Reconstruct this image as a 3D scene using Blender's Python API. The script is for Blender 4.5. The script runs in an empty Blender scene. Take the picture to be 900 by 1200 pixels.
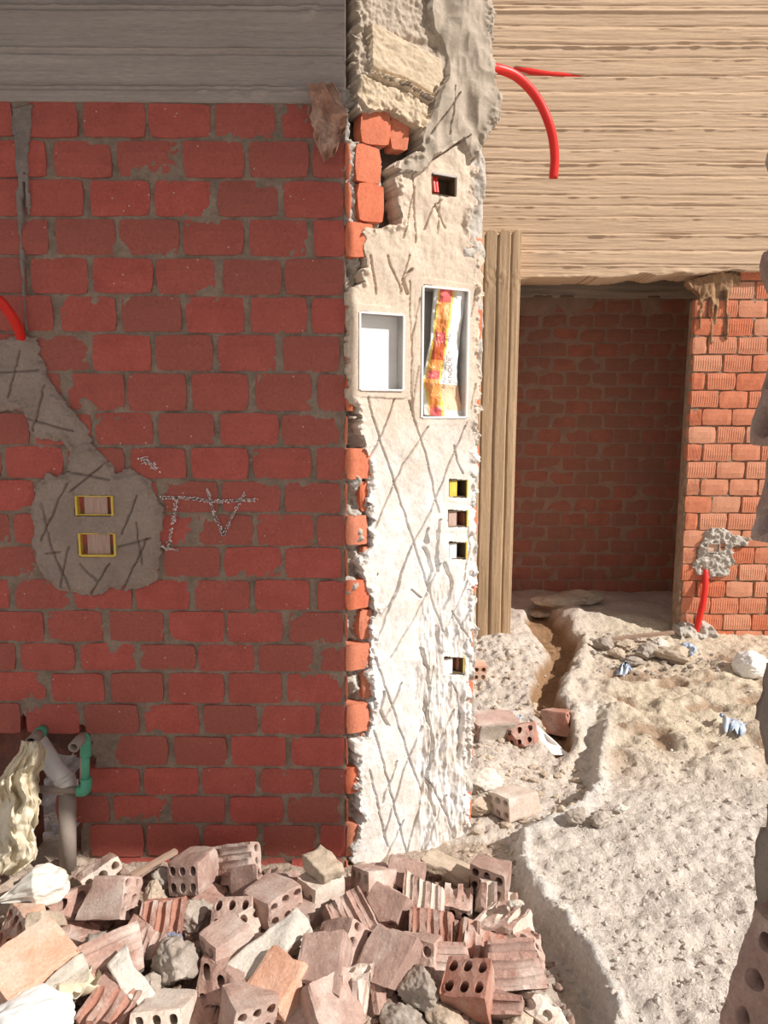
import bpy, bmesh, math, random
import numpy as np
from mathutils import Vector, Matrix, Euler

random.seed(7)
SC = bpy.context.scene
COL = SC.collection
rad = math.radians

# ------------------------------------------------------------------ camera
F = 880.0
PITCH = 7.8
CAM = Vector((0.0, 0.0, 1.5))
RM = Euler((rad(90 - PITCH), 0, 0)).to_matrix() @ Euler((0, 0, rad(0.3))).to_matrix()
cd = bpy.data.cameras.new('camera')
cam = bpy.data.objects.new('camera', cd)
COL.objects.link(cam)
cam.matrix_world = Matrix.Translation(CAM) @ RM.to_4x4()
cd.sensor_fit = 'VERTICAL'
cd.sensor_height = 24.0
cd.sensor_width = 18.0
cd.lens = F / 1200.0 * 24.0
cd.clip_start = 0.02
SC.camera = cam
RN = np.array(RM)


def ray(px, py):
    return (RM @ Vector(((px - 450) / F, (600 - py) / F, -1))).normalized()


def hit(px, py, p0, n):
    """point where the sight line through a photo position meets a plane"""
    d = ray(px, py)
    p0 = Vector(p0); n = Vector(n)
    return CAM + d * ((p0 - CAM).dot(n) / d.dot(n))


def aty(px, py, y):
    return hit(px, py, (0, y, 0), (0, 1, 0))


def atyv(px, py, y):
    """the same for arrays of photo positions and depths"""
    px = np.asarray(px, float); py = np.asarray(py, float)
    d = np.stack([(px - 450) / F, (600 - py) / F, -np.ones_like(px)], -1) @ RN.T
    return np.array(CAM) + d * (np.asarray(y) / d[..., 1])[..., None]


def atzv(px, py, z):
    px = np.asarray(px, float); py = np.asarray(py, float)
    d = np.stack([(px - 450) / F, (600 - py) / F, -np.ones_like(px)], -1) @ RN.T
    return np.array(CAM) + d * ((np.asarray(z) - CAM.z) / d[..., 2])[..., None]


def atz(px, py, z):
    return hit(px, py, (0, 0, z), (0, 0, 1))


def project(V):
    """world points (N,3) -> photo positions"""
    q = (V - np.array(CAM)) @ RN
    d = np.where(q[:, 2] > -0.05, -0.05, q[:, 2])
    return 450 - F * q[:, 0] / d, 600 + F * q[:, 1] / d


# ------------------------------------------------------------------ noise
def _hash(ix, iy, iz):
    n = (ix.astype(np.int64) * 374761393 + iy.astype(np.int64) * 668265263 + iz.astype(np.int64) * 1440662683) & 0xffffffff
    n = ((n ^ (n >> 13)) * 1274126177) & 0xffffffff
    n = ((n ^ (n >> 15)) * 2246822519) & 0xffffffff
    return ((n ^ (n >> 16)) & 0xffff) / 32767.5 - 1.0


def vn(x, y, z=0.0):
    x = np.asarray(x, float); y = np.asarray(y, float) + 0 * x; z = np.asarray(z, float) + 0 * x
    fx, fy, fz = np.floor(x), np.floor(y), np.floor(z)
    u, v, w = x - fx, y - fy, z - fz
    u = u * u * (3 - 2 * u); v = v * v * (3 - 2 * v); w = w * w * (3 - 2 * w)
    r = 0
    for a in (0, 1):
        for b in (0, 1):
            for c in (0, 1):
                r = r + _hash(fx + a, fy + b, fz + c) * (u if a else 1 - u) * (v if b else 1 - v) * (w if c else 1 - w)
    return r


def fbm(x, y, z=0.0, o=4, g=0.5):
    r = 0; a = 1.0; s = 1.0
    for k in range(o):
        r = r + a * vn(np.asarray(x) * s + 17.3 * k, np.asarray(y) * s + 9.1 * k, np.asarray(z) * s + 3.7 * k)
        a *= g; s *= 2.03
    return r


def ridged(x, y, z=0.0, o=3):
    r = 0; a = 1.0; s = 1.0
    for k in range(o):
        r = r + a * (1 - np.abs(vn(np.asarray(x) * s + 5.3 * k, np.asarray(y) * s + 2.1 * k, np.asarray(z) * s)) * 2)
        a *= 0.5; s *= 2.1
    return r


def sstep(a, b, x):
    t = np.clip((x - a) / (b - a), 0, 1)
    return t * t * (3 - 2 * t)


def inpoly(x, y, poly):
    r = np.zeros(np.shape(x), bool)
    n = len(poly)
    for i in range(n):
        x1, y1 = poly[i]; x2, y2 = poly[(i + 1) % n]
        if y1 == y2:
            continue
        c = ((y1 > y) != (y2 > y)) & (x < (x2 - x1) * (y - y1) / (y2 - y1) + x1)
        r ^= c
    return r


def segdist(x, y, pts, closed=False):
    d = np.full(np.shape(x), 1e9)
    n = len(pts)
    for i in range(n if closed else n - 1):
        x1, y1 = pts[i]; x2, y2 = pts[(i + 1) % n]
        dx, dy = x2 - x1, y2 - y1
        t = np.clip(((x - x1) * dx + (y - y1) * dy) / (dx * dx + dy * dy + 1e-9), 0, 1)
        d = np.minimum(d, np.hypot(x - x1 - t * dx, y - y1 - t * dy))
    return d


# ------------------------------------------------------------------ materials
def mat(name, c1, c2=None, scale=9.0, c3=None, rnd=False, bump=0.35, bscale=90.0, rough=0.92, stretch=(1, 1, 1), specks=None,
        tone=None, spec=0.15, bdist=0.004, metal=0.0, trans=0.0, grit=0.12, grit_scale=120.0):
    m = bpy.data.materials.new(name)
    m.use_nodes = True
    nt = m.node_tree
    N, L = nt.nodes, nt.links
    b = N['Principled BSDF']
    b.inputs['Roughness'].default_value = rough
    b.inputs['Specular IOR Level'].default_value = spec
    b.inputs['Metallic'].default_value = metal
    tc = N.new('ShaderNodeTexCoord')
    oi = N.new('ShaderNodeObjectInfo')
    mp = N.new('ShaderNodeMapping')
    mp.inputs['Scale'].default_value = stretch
    ad = N.new('ShaderNodeVectorMath'); ad.operation = 'ADD'
    ml = N.new('ShaderNodeVectorMath'); ml.operation = 'SCALE'; ml.inputs['Scale'].default_value = 13.0
    cb = N.new('ShaderNodeCombineXYZ')
    L.new(oi.outputs['Random'], cb.inputs[0]); L.new(oi.outputs['Random'], cb.inputs[1])
    L.new(cb.outputs[0], ml.inputs[0])
    L.new(tc.outputs['Object'], ad.inputs[0]); L.new(ml.outputs[0], ad.inputs[1])
    L.new(ad.outputs[0], mp.inputs['Vector'])
    V = mp.outputs[0]

    def noise(s, det=5.0, ro=0.6):
        n = N.new('ShaderNodeTexNoise')
        n.inputs['Scale'].default_value = s; n.inputs['Detail'].default_value = det; n.inputs['Roughness'].default_value = ro
        L.new(V, n.inputs['Vector'])
        return n.outputs['Fac']

    def mixc(fac, a, bb, kind='MIX'):
        x = N.new('ShaderNodeMix'); x.data_type = 'RGBA'; x.blend_type = kind
        if isinstance(fac, float):
            x.inputs['Factor'].default_value = fac
        else:
            L.new(fac, x.inputs['Factor'])
        for s, v in ((6, a), (7, bb)):
            if isinstance(v, tuple):
                x.inputs[s].default_value = (*v, 1)
            else:
                L.new(v, x.inputs[s])
        return x.outputs[2]

    def ramp(fac, lo, hi):
        r = N.new('ShaderNodeMapRange')
        r.inputs['From Min'].default_value = lo; r.inputs['From Max'].default_value = hi
        L.new(fac, r.inputs['Value'])
        return r.outputs[0]
    c = c1
    if c2 is None:
        c2 = tuple(v * 0.7 for v in c1)
    c = mixc(ramp(noise(scale), 0.35, 0.68), c1, c2)
    if rnd:
        at = N.new('ShaderNodeAttribute'); at.attribute_name = 'rnd'
        c = mixc(at.outputs['Fac'], c, c3 or tuple(v * 0.6 for v in c1))
    elif c3:
        c = mixc(ramp(noise(scale * 0.45), 0.48, 0.7), c, c3)
    if tone:
        at = N.new('ShaderNodeAttribute'); at.attribute_name = 'tone'
        sp = N.new('ShaderNodeSeparateColor')
        L.new(at.outputs['Color'], sp.inputs[0])
        for k, tcol in enumerate(tone):
            c = mixc(sp.outputs[k], c, mixc(ramp(noise(scale * 2.3), 0.3, 0.75), tcol, tuple(v * 0.72 for v in tcol)))
    if grit:
        g = noise(grit_scale, 3.0, 0.7)
        c = mixc(ramp(g, 0.56, 0.78), c, mixc(1.0, c, (1 + 3 * grit,) * 3, 'MULTIPLY')) if grit > 0 else c
        c = mixc(ramp(g, 0.46, 0.25), c, mixc(1.0, c, (1 - 2 * grit,) * 3, 'MULTIPLY'))
    if specks:
        v = N.new('ShaderNodeTexVoronoi'); v.inputs['Scale'].default_value = specks[1]
        L.new(V, v.inputs['Vector'])
        c = mixc(ramp(v.outputs['Distance'], specks[2], specks[2] * 0.4), c, specks[0])
    if isinstance(c, tuple):
        b.inputs['Base Color'].default_value = (*c, 1)
    else:
        L.new(c, b.inputs['Base Color'])
    if trans:
        b.inputs['Transmission Weight'].default_value = trans
    if bump:
        bm_ = N.new('ShaderNodeBump'); bm_.inputs['Strength'].default_value = bump; bm_.inputs['Distance'].default_value = bdist
        L.new(noise(bscale, 6.0, 0.65), bm_.inputs['Height'])
        L.new(bm_.outputs[0], b.inputs['Normal'])
    return m


def srgb(r, g, b):
    def f(v):
        v /= 255.0
        return v / 12.92 if v <= 0.04045 else ((v + 0.055) / 1.055) ** 2.4
    return (f(r), f(g), f(b))


# ------------------------------------------------------------------ objects
def tag(o, label=None, cat=None, group=None, kind=None):
    if label: o['label'] = label
    if cat: o['category'] = cat
    if group: o['group'] = group
    if kind: o['kind'] = kind
    return o


def link(name, me, parent=None):
    o = bpy.data.objects.new(name, me)
    COL.objects.link(o)
    if parent is not None:
        o.parent = parent
    return o


def empty(name, loc=(0, 0, 0)):
    o = bpy.data.objects.new(name, None)
    o.empty_display_size = 0.05
    COL.objects.link(o)
    o.location = loc
    return o


def npmesh(name, V, Q, mats, mi=None, smooth=True, rnd=None, tone=None, parent=None):
    """mesh object from numpy arrays: V (N,3), Q list/array of quads or faces"""
    me = bpy.data.meshes.new(name)
    if isinstance(Q, np.ndarray):
        nf, k = Q.shape
        me.vertices.add(len(V)); me.vertices.foreach_set('co', np.ascontiguousarray(V, dtype=np.float32).ravel())
        me.loops.add(nf * k); me.loops.foreach_set('vertex_index', Q.astype(np.int32).ravel())
        me.polygons.add(nf); me.polygons.foreach_set('loop_start', np.arange(0, nf * k, k, dtype=np.int32))
        me.update(calc_edges=True)
    else:
        me.from_pydata([tuple(v) for v in V], [], Q)
    for m in (mats if isinstance(mats, (list, tuple)) else [mats]):
        me.materials.append(m)
    if mi is not None:
        me.polygons.foreach_set('material_index', np.asarray(mi, dtype=np.int32))
    me.polygons.foreach_set('use_smooth', np.full(len(me.polygons), bool(smooth)))
    if rnd is not None:
        a = me.attributes.new('rnd', 'FLOAT', 'FACE'); a.data.foreach_set('value', np.asarray(rnd, dtype=np.float32))
    if tone is not None:
        a = me.attributes.new('tone', 'FLOAT_COLOR', 'POINT'); a.data.foreach_set('color', np.asarray(tone, dtype=np.float32).ravel())
    me.update()
    me.validate()
    return link(name, me, parent)


def field(O, U, W, N, us, ws, hf, keep=None, skirt=0.0, tonef=None):
    """height field over the plane O + u U + w W, raised along N by hf(u, w, px, py). keep masks quads; skirt closes the cut edges backwards."""
    O, U, W, N = (np.array(v, float) for v in (O, U, W, N))
    uu, ww = np.meshgrid(us, ws)
    u = uu.ravel(); w = ww.ravel()
    B = O + u[:, None] * U + w[:, None] * W
    px, py = project(B)
    h = hf(u, w, px, py)
    V = B + h[:, None] * N
    nu, nw = len(us), len(ws)
    idx = np.arange(nu * nw).reshape(nw, nu)
    Q = np.stack([idx[:-1, :-1], idx[:-1, 1:], idx[1:, 1:], idx[1:, :-1]], -1).reshape(-1, 4)
    if keep is not None:
        k = keep(u, w, px, py)
        Q = Q[k[Q].sum(1) >= 3]
    if skirt:
        E = np.concatenate([Q[:, [0, 1]], Q[:, [1, 2]], Q[:, [2, 3]], Q[:, [3, 0]]])
        S = np.sort(E, 1)
        key = S[:, 0] * (nu * nw) + S[:, 1]
        un, inv, cnt = np.unique(key, return_inverse=True, return_counts=True)
        bd = E[cnt[inv] == 1]
        vs = np.unique(bd)
        mp = {int(a): len(V) + i for i, a in enumerate(vs)}
        V = np.concatenate([V, B[vs] - skirt * N])
        S = np.array([[b, a, mp[int(a)], mp[int(b)]] for a, b in bd])
        nq = len(Q)
        Q = np.concatenate([Q, S])
    used = np.unique(Q)
    rm = np.full(len(V), -1); rm[used] = np.arange(len(used))
    t = None
    if tonef is not None:
        t = tonef(u, w, px, py)
        if len(V) > len(t):
            t = np.concatenate([t, t[vs]])
        t = t[used]
    return V[used], rm[Q], t


class MB:
    """collects pieces into one mesh"""
    def __init__(s):
        s.v = []; s.f = []; s.m = []; s.r = []

    def add(s, V, Fs, m=0, r=0.0):
        o = len(s.v)
        s.v.extend([tuple(p) for p in V])
        for f in Fs:
            s.f.append(tuple(i + o for i in f)); s.m.append(m); s.r.append(r)

    def box(s, c, size, rot=None, m=0, r=0.0):
        c = Vector(c); R = rot or Matrix.Identity(3)
        V = []
        for x in (-.5, .5):
            for y in (-.5, .5):
                for z in (-.5, .5):
                    V.append(c + R @ Vector((x * size[0], y * size[1], z * size[2])))
        s.add(V, [(0, 1, 3, 2), (4, 6, 7, 5), (0, 4, 5, 1), (2, 3, 7, 6), (0, 2, 6, 4), (1, 5, 7, 3)], m, r)

    def tube(s, pts, r, seg=14, m=0, inner=None, caps=True):
        pts = [Vector(p) for p in pts]
        n = len(pts)
        rr = r if isinstance(r, (list, tuple)) else [r] * n
        prev = None; rings = []
        for i in range(n):
            t = (pts[min(i + 1, n - 1)] - pts[max(i - 1, 0)]).normalized()
            if prev is None:
                a = t.orthogonal().normalized()
            else:
                a = (prev - t * prev.dot(t)).normalized()
            prev = a
            b = t.cross(a)
            rings.append([(pts[i], a, b)])
        def ring(i, rad_):
            p, a, b = rings[i][0]
            return [p + (a * math.cos(2 * math.pi * k / seg) + b * math.sin(2 * math.pi * k / seg)) * rad_ for k in range(seg)]
        V = []; Fs = []
        for i in range(n):
            V += ring(i, rr[i])
        for i in range(n - 1):
            for k in range(seg):
                k2 = (k + 1) % seg
                Fs.append((i * seg + k, i * seg + k2, (i + 1) * seg + k2, (i + 1) * seg + k))
        if inner:
            o = len(V)
            for i in range(n):
                V += ring(i, rr[i] * inner)
            for i in range(n - 1):
                for k in range(seg):
                    k2 = (k + 1) % seg
                    Fs.append((o + i * seg + k2, o + i * seg + k, o + (i + 1) * seg + k, o + (i + 1) * seg + k2))
            for k in range(seg):
                k2 = (k + 1) % seg
                Fs.append((k2, k, o + k, o + k2))
                e = (n - 1) * seg
                Fs.append((e + k, e + k2, o + e + k2, o + e + k))
        elif caps:
            Fs.append(tuple(range(seg - 1, -1, -1)))
            Fs.append(tuple((n - 1) * seg + k for k in range(seg)))
        s.add(V, Fs, m)

    def build(s, name, mats, parent=None, smooth=False, loc=None, rnd=False):
        V = np.array(s.v, float)
        if loc is not None:
            V = V - np.array(loc)
        o = npmesh(name, V, s.f, mats, s.m, smooth, s.r if rnd else None, None, parent)
        if loc is not None:
            o.location = loc
        return o


def bez(p0, p1, p2, p3, n=14):
    p0, p1, p2, p3 = (Vector(p) for p in (p0, p1, p2, p3))
    return [(p0 * (1 - t) ** 3 + p1 * 3 * t * (1 - t) ** 2 + p2 * 3 * t * t * (1 - t) + p3 * t ** 3) for t in [i / (n - 1) for i in range(n)]]


def smooth_path(pts, n=6):
    """Catmull-Rom through the points"""
    P = [Vector(p) for p in pts]
    P = [P[0] * 2 - P[1]] + P + [P[-1] * 2 - P[-2]]
    out = []
    for i in range(1, len(P) - 2):
        for k in range(n):
            t = k / n
            a, b, c, d = P[i - 1], P[i], P[i + 1], P[i + 2]
            out.append(0.5 * ((2 * b) + (c - a) * t + (2 * a - 5 * b + 4 * c - d) * t * t + (3 * b - a - 3 * c + d) * t ** 3))
    out.append(P[-2])
    return out


def brick_face(mb, O, U, N, u0, u1, z0, z1, rng, m=0, r=0.0, back=0.05, ridge=0.0, jit=0.003, rnd_c=0.004):
    """one laid brick: uneven front grid, rounded arris, sides running back"""
    O, U, N = Vector(O), Vector(U), Vector(N)
    nu, nz = (25 if ridge else 7), 4
    ph = rng.random() * 50
    off = rng.uniform(-0.002, 0.003); tu = rng.uniform(-0.002, 0.002); tz = rng.uniform(-0.002, 0.002)
    V = []; Fs = []
    ga, gb = np.meshgrid(np.linspace(0, 1, nu), np.linspace(0, 1, nz))
    n_wob = vn(ga * 3 + ph, gb * 2 + ph) * jit
    n_dz = vn(ga * 3.3 + ph + 7, gb * 2 + ph + 3) * jit * 0.8
    n_d = vn(ga * 4 + ph, gb * 3) * 0.0015
    for j in range(nz):
        b = j / (nz - 1)
        for i in range(nu):
            a = i / (nu - 1)
            ed = min(min(a, 1 - a) * (u1 - u0), min(b, 1 - b) * (z1 - z0))
            edge = (i in (0, nu - 1)) or (j in (0, nz - 1))
            wob = n_wob[j, i]
            du = wob if edge else 0
            dz = n_dz[j, i] if edge else 0
            d = off + tu * (a - .5) * 2 + tz * (b - .5) * 2 + n_d[j, i]
            if edge:
                d -= rnd_c
            if ridge and not edge:
                d += ridge * math.sin(i * math.pi)  # flat field, ridges by alternate columns
                d += ridge * (1 if i % 2 else -1)
            # round the four corners a little
            if i in (0, nu - 1) and j in (0, nz - 1):
                du += (0.004 if i == 0 else -0.004); dz += (0.003 if j == 0 else -0.003)
            V.append(O + U * (u0 + a * (u1 - u0) + du) + Vector((0, 0, 1)) * (z0 + b * (z1 - z0) + dz) + N * d)
    for j in range(nz - 1):
        for i in range(nu - 1):
            k = j * nu + i
            Fs.append((k, k + 1, k + nu + 1, k + nu))
    per = [i for i in range(nu)] + [j * nu + nu - 1 for j in range(1, nz)] + [(nz - 1) * nu + i for i in range(nu - 2, -1, -1)] + [j * nu for j in range(nz - 2, 0, -1)]
    o = len(V)
    for k in per:
        V.append(V[k] - N * back)
    n = len(per)
    for q in range(n):
        q2 = (q + 1) % n
        Fs.append((per[q2], per[q], o + q, o + q2))
    mb.add(V, Fs, m, r)


def brick_wall(mb, O, U, N, zs, u0, u1, pitch, off, seed, joint=0.018, keep=None, ridge_p=0.0, bed=0.013, back=0.05, cut=None):
    rng = random.Random(seed)
    for i in range(len(zs) - 1):
        zt, zb = zs[i], zs[i + 1]
        o = off + (pitch / 2 if i % 2 else 0) + rng.uniform(-0.008, 0.008)
        k0 = math.floor((u0 - o) / pitch)
        k = k0
        while True:
            a = o + k * pitch + joint / 2 + rng.uniform(-.004, .004)
            b = o + (k + 1) * pitch - joint / 2 + rng.uniform(-.004, .004)
            k += 1
            if a > u1:
                break
            lo, hi = max(a, u0), min(b, u1)
            if hi - lo < 0.02:
                continue
            z0 = zb + bed / 2 + rng.uniform(-.002, .002); z1 = zt - bed / 2 + rng.uniform(-.002, .002)
            r = rng.random()
            rg = 0.0012 if rng.random() < ridge_p else 0.0
            if keep is not None and not keep(lo, hi, z0, z1, i, k):
                continue
            brick_face(mb, O, U, N, lo, hi, z0, z1, rng, 0, r, back, rg)
# ------------------------------------------------------------------ palette
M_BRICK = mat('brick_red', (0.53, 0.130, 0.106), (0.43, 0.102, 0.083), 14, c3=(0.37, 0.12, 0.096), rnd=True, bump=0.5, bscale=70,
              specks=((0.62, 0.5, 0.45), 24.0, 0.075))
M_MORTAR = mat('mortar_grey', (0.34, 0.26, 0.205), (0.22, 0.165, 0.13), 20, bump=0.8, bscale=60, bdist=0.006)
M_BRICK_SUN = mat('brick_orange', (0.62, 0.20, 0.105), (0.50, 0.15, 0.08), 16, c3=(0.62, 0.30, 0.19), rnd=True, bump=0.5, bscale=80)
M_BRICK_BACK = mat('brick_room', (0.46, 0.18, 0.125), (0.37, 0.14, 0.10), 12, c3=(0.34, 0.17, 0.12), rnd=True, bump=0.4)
M_CONC_DARK = mat('board_concrete_grey', (0.45, 0.395, 0.365), (0.35, 0.305, 0.28), 6, bump=0.5, bscale=40, stretch=(0.25, 1, 2.5))
M_CONC_TAN = mat('board_concrete_tan', (0.60, 0.43, 0.295), (0.54, 0.38, 0.255), 5, bump=0.5, bscale=45, stretch=(0.2, 1, 2.0), grit=0.09)
M_COLUMN = mat('column_concrete', (0.50, 0.345, 0.215), (0.37, 0.25, 0.155), 7, bump=0.5, bscale=50, stretch=(2, 1, 0.25))
M_PLASTER = mat('plaster', (0.66, 0.54, 0.43), (0.56, 0.45, 0.36), 8, bump=0.45, bscale=70, bdist=0.004,
                tone=((0.44, 0.37, 0.30), (0.64, 0.51, 0.37), (0.86, 0.845, 0.83)))
M_PATCH = mat('cement_patch', (0.37, 0.295, 0.25), (0.30, 0.235, 0.20), 10, bump=0.35, bscale=80, bdist=0.003)
M_CEMENT_LT = mat('cement_light', (0.55, 0.50, 0.44), (0.42, 0.38, 0.34), 14, bump=0.8, bscale=60, bdist=0.006)
M_SAND = mat('site_ground', (0.68, 0.59, 0.515), (0.55, 0.47, 0.405), 3.5, bump=1.0, bscale=85, bdist=0.012,
             tone=((0.36, 0.215, 0.12), (0.76, 0.71, 0.66), (0.70, 0.585, 0.43)), grit=0.16, grit_scale=60)
M_JAMB = mat('jamb_cement', (0.30, 0.255, 0.215), (0.22, 0.185, 0.155), 9, bump=0.6, bscale=60)
M_DARKSLAB = mat('slab_concrete', (0.32, 0.29, 0.26), None, 4)

# ------------------------------------------------------------------ rows of the main wall
ZS = [2.3757, 2.2713, 2.1632, 2.0536, 1.9425, 1.8323, 1.7206, 1.6074, 1.4875] + [1.4875 - 0.10345 * k for k in range(1, 6)] + \
     [0.8668, 0.7612, 0.6656, 0.5604, 0.4539, 0.3461, 0.2489, 0.1476, 0.03, -0.08]
YW = 2.3
CX = -0.1187
HOLE = [(-60, 852), (18, 850), (30, 843), (55, 845), (64, 856), (86, 848), (106, 858), (108, 905), (104, 935), (94, 940), (91, 1040), (-60, 1040)]
THRU = [(47, 893), (66, 880), (92, 885), (94, 930), (90, 1035), (38, 1035), (40, 960)]


def pxc(x, y, z):
    a, b = project(np.array([[x, y, z]]))
    return float(a[0]), float(b[0])


def keep_left(lo, hi, z0, z1, i, k):
    n = 0
    for u in (lo + .02, (lo + hi) / 2, hi - .02):
        p = pxc(u, YW, (z0 + z1) / 2)
        n += bool(inpoly(np.array([p[0]]), np.array([p[1]]), HOLE)[0])
    return n < 2


mb = MB()
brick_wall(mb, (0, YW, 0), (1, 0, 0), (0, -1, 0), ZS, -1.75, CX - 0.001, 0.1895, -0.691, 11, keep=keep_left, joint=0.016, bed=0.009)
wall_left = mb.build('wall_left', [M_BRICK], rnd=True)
tag(wall_left, 'dark red brick wall with grey mortar joints under the concrete beam', 'wall', kind='structure')

# mortar bed behind / between the bricks
def h_mortar(u, w, px, py):
    h = -0.007 + 0.0035 * fbm(u * 22, w * 22, o=3) + 0.002 * fbm(u * 90, w * 90, 4.0, o=2)
    return h
def k_mortar(u, w, px, py):
    q = fbm(u * 30, w * 30, o=2) * 5
    return ~inpoly(px + q, py + q, HOLE)
V, Q, _ = field((0, YW, 0), (1, 0, 0), (0, 0, 1), (0, -1, 0), np.arange(-1.75, CX + .001, 0.007), np.arange(-0.08, 2.385, 0.007), h_mortar, k_mortar, 0.07)
npmesh('mortar', V, Q, M_MORTAR, parent=wall_left)
# rough back of the chased hole, with the opening right through the wall
def k_back(u, w, px, py):
    q = fbm(u * 25, w * 25, 3.3, o=3) * 5
    return ~inpoly(px + q, py - q, THRU)
V, Q, _ = field((0, YW + 0.075, 0), (1, 0, 0), (0, 0, 1), (0, -1, 0), np.arange(-1.75, CX - 0.3, 0.008), np.arange(-0.08, 0.75, 0.008),
                lambda u, w, px, py: 0.012 * fbm(u * 20, w * 20, 8.0), k_back, 0.06)
npmesh('chased_masonry', V, Q, mat('chased_brick', (0.25, 0.10, 0.075), (0.14, 0.085, 0.07), 18, bump=0.8), parent=wall_left)
mb = MB()
mb.box((-0.95, YW + 0.09, 1.6), (1.65, 0.1, 1.7))
mb.build('masonry_core', [M_MORTAR], wall_left)

# concrete beam above it, cast against three boards
ZB = [aty(200, v, YW).z for v in (9, 60, 103, 120)]
def h_beam_l(u, w, px, py):
    z = w
    h = np.full(u.shape, 0.004)
    for q, zz in enumerate(ZB):
        h = h + np.where(z < zz, 0.007 * (-1) ** q, 0)
    h += 0.0009 * fbm(u * 3, w * 70, 2.0, o=3) + 0.0006 * fbm(u * 8, w * 160, 5.0, o=2)
    for q, zz in enumerate(ZB[:3]):
        zz = zz + 0.002 * vn(u * 7, q * 3.0)
        h += (0.005 + 0.006 * np.clip(fbm(u * 30, q * 9.0 + 0 * u, o=3), 0, 1)) * np.exp(-((z - zz) / 0.0035) ** 2) - 0.007 * np.exp(-((z - zz + 0.007) / 0.003) ** 2)
    h += np.clip(fbm(u * 18, w * 18, 3.1) - 0.1, 0, 1) * 0.02 * sstep(-0.33, -0.16, u)
    h += np.clip(fbm(u * 25, w * 25, 6.1), 0, 1) * 0.012 * np.exp(-((z - 2.40) / 0.02) ** 2) * sstep(-0.75, -0.5, u)
    return h
V, Q, _ = field((0, YW, 0), (1, 0, 0), (0, 0, 1), (0, -1, 0), np.arange(-1.75, CX + 0.004, 0.006), np.arange(2.372, 3.0, 0.003), h_beam_l, None, 0.12)
tag(npmesh('wall_beam', V, Q, M_CONC_DARK), 'grey board-marked concrete beam over the dark red brick wall', 'beam', kind='structure')

# smears of cement run down from the beam
DR = [[(14, 128), (40, 122), (37, 150), (33, 190), (38, 240), (34, 262), (29, 200), (27, 270), (29, 330), (33, 388), (30, 392), (24, 300), (20, 220), (17, 165)]]
def k_drip(u, w, px, py):
    q = fbm(u * 60, w * 20, o=2) * 1.6
    return inpoly(px + q, py, DR[0])
V, Q, _ = field((0, YW, 0), (1, 0, 0), (0, 0, 1), (0, -1, 0), np.arange(-1.25, -1.0, 0.004), np.arange(1.68, 2.4, 0.004),
                lambda u, w, px, py: 0.006 + 0.004 * fbm(u * 50, w * 25), k_drip, 0.012)
npmesh('cement_drip', V, Q, mat('cement_smear', (0.30, 0.25, 0.225), None, 12), parent=wall_left)

# cement patch round the two socket boxes
PATCH = [(-40, 405), (0, 402), (14, 394), (44, 397), (50, 420), (57, 440), (78, 474), (103, 500), (107, 520), (134, 545), (137, 556), (158, 552), (176, 562), (188, 590),
         (191, 640), (183, 676), (170, 688), (132, 690), (100, 697), (66, 690), (46, 668), (40, 640), (37, 600), (40, 572), (60, 556), (80, 556), (81, 530),
         (74, 517), (50, 516), (35, 506), (28, 482), (10, 480), (-40, 484)]
SOCK = [[(90, 581), (132, 581), (132, 604), (90, 604)], [(94, 625), (135, 625), (135, 651), (94, 651)]]
PLINES = [[(26, 412), (12, 466)], [(0, 437), (48, 434)], [(55, 452), (40, 505)], [(32, 490), (88, 505)], [(78, 552), (130, 562)], [(128, 540), (84, 575)],
          [(80, 566), (50, 632)], [(50, 590), (62, 640), (84, 690)], [(82, 640), (72, 688)], [(56, 648), (72, 646)], [(162, 580), (144, 625)], [(174, 630), (145, 690)],
          [(130, 660), (108, 695)], [(95, 660), (115, 680)], [(160, 612), (168, 660)], [(140, 640), (178, 630)]]
def h_patch(u, w, px, py):
    d = segdist(px, py, PATCH, True)
    h = 0.004 + 0.010 * sstep(0, 7, d) + 0.004 * fbm(u * 14, w * 14) + 0.0025 * fbm(u * 70, w * 70, 2)
    e = np.clip(fbm(u * 40, w * 40, 7.7), 0, 1)
    h += 0.012 * e * np.exp(-((d - 6) / 6) ** 2)
    for l in PLINES:
        h -= 0.011 * np.clip(1.3 - segdist(px + 1.2 * fbm(u * 40, w * 40, 1.0, 2), py, l) / 1.1, 0, 1)
    return h
def k_patch(u, w, px, py):
    q = fbm(u * 35, w * 35, 1.7, o=3) * 5
    k = inpoly(px + q, py + q * .7, PATCH)
    for s in SOCK:
        k &= ~inpoly(px, py, s)
    return k
V, Q, _ = field((0, YW, 0), (1, 0, 0), (0, 0, 1), (0, -1, 0), np.arange(-1.3, -0.66, 0.0026), np.arange(0.89, 1.72, 0.0026), h_patch, k_patch, 0.03)
tag(npmesh('cement_patch', V, Q, M_PATCH, parent=wall_left), 'grey cement patch scratched with a diamond key')

# ------------------------------------------------------------------ splayed end of that wall: toothed bricks under keyed plaster
EO = np.array((CX, YW, 0.0)); EU = np.array((0.883, 0.469, 0.0)); EN = np.array((0.469, -0.883, 0.0))
EW = 0.50


def eplane(px, py, off=0.0):
    return hit(px, py, Vector(EO + EN * off), Vector(EN))


def et(p):
    return float((np.array(p) - EO) @ EU)


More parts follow.
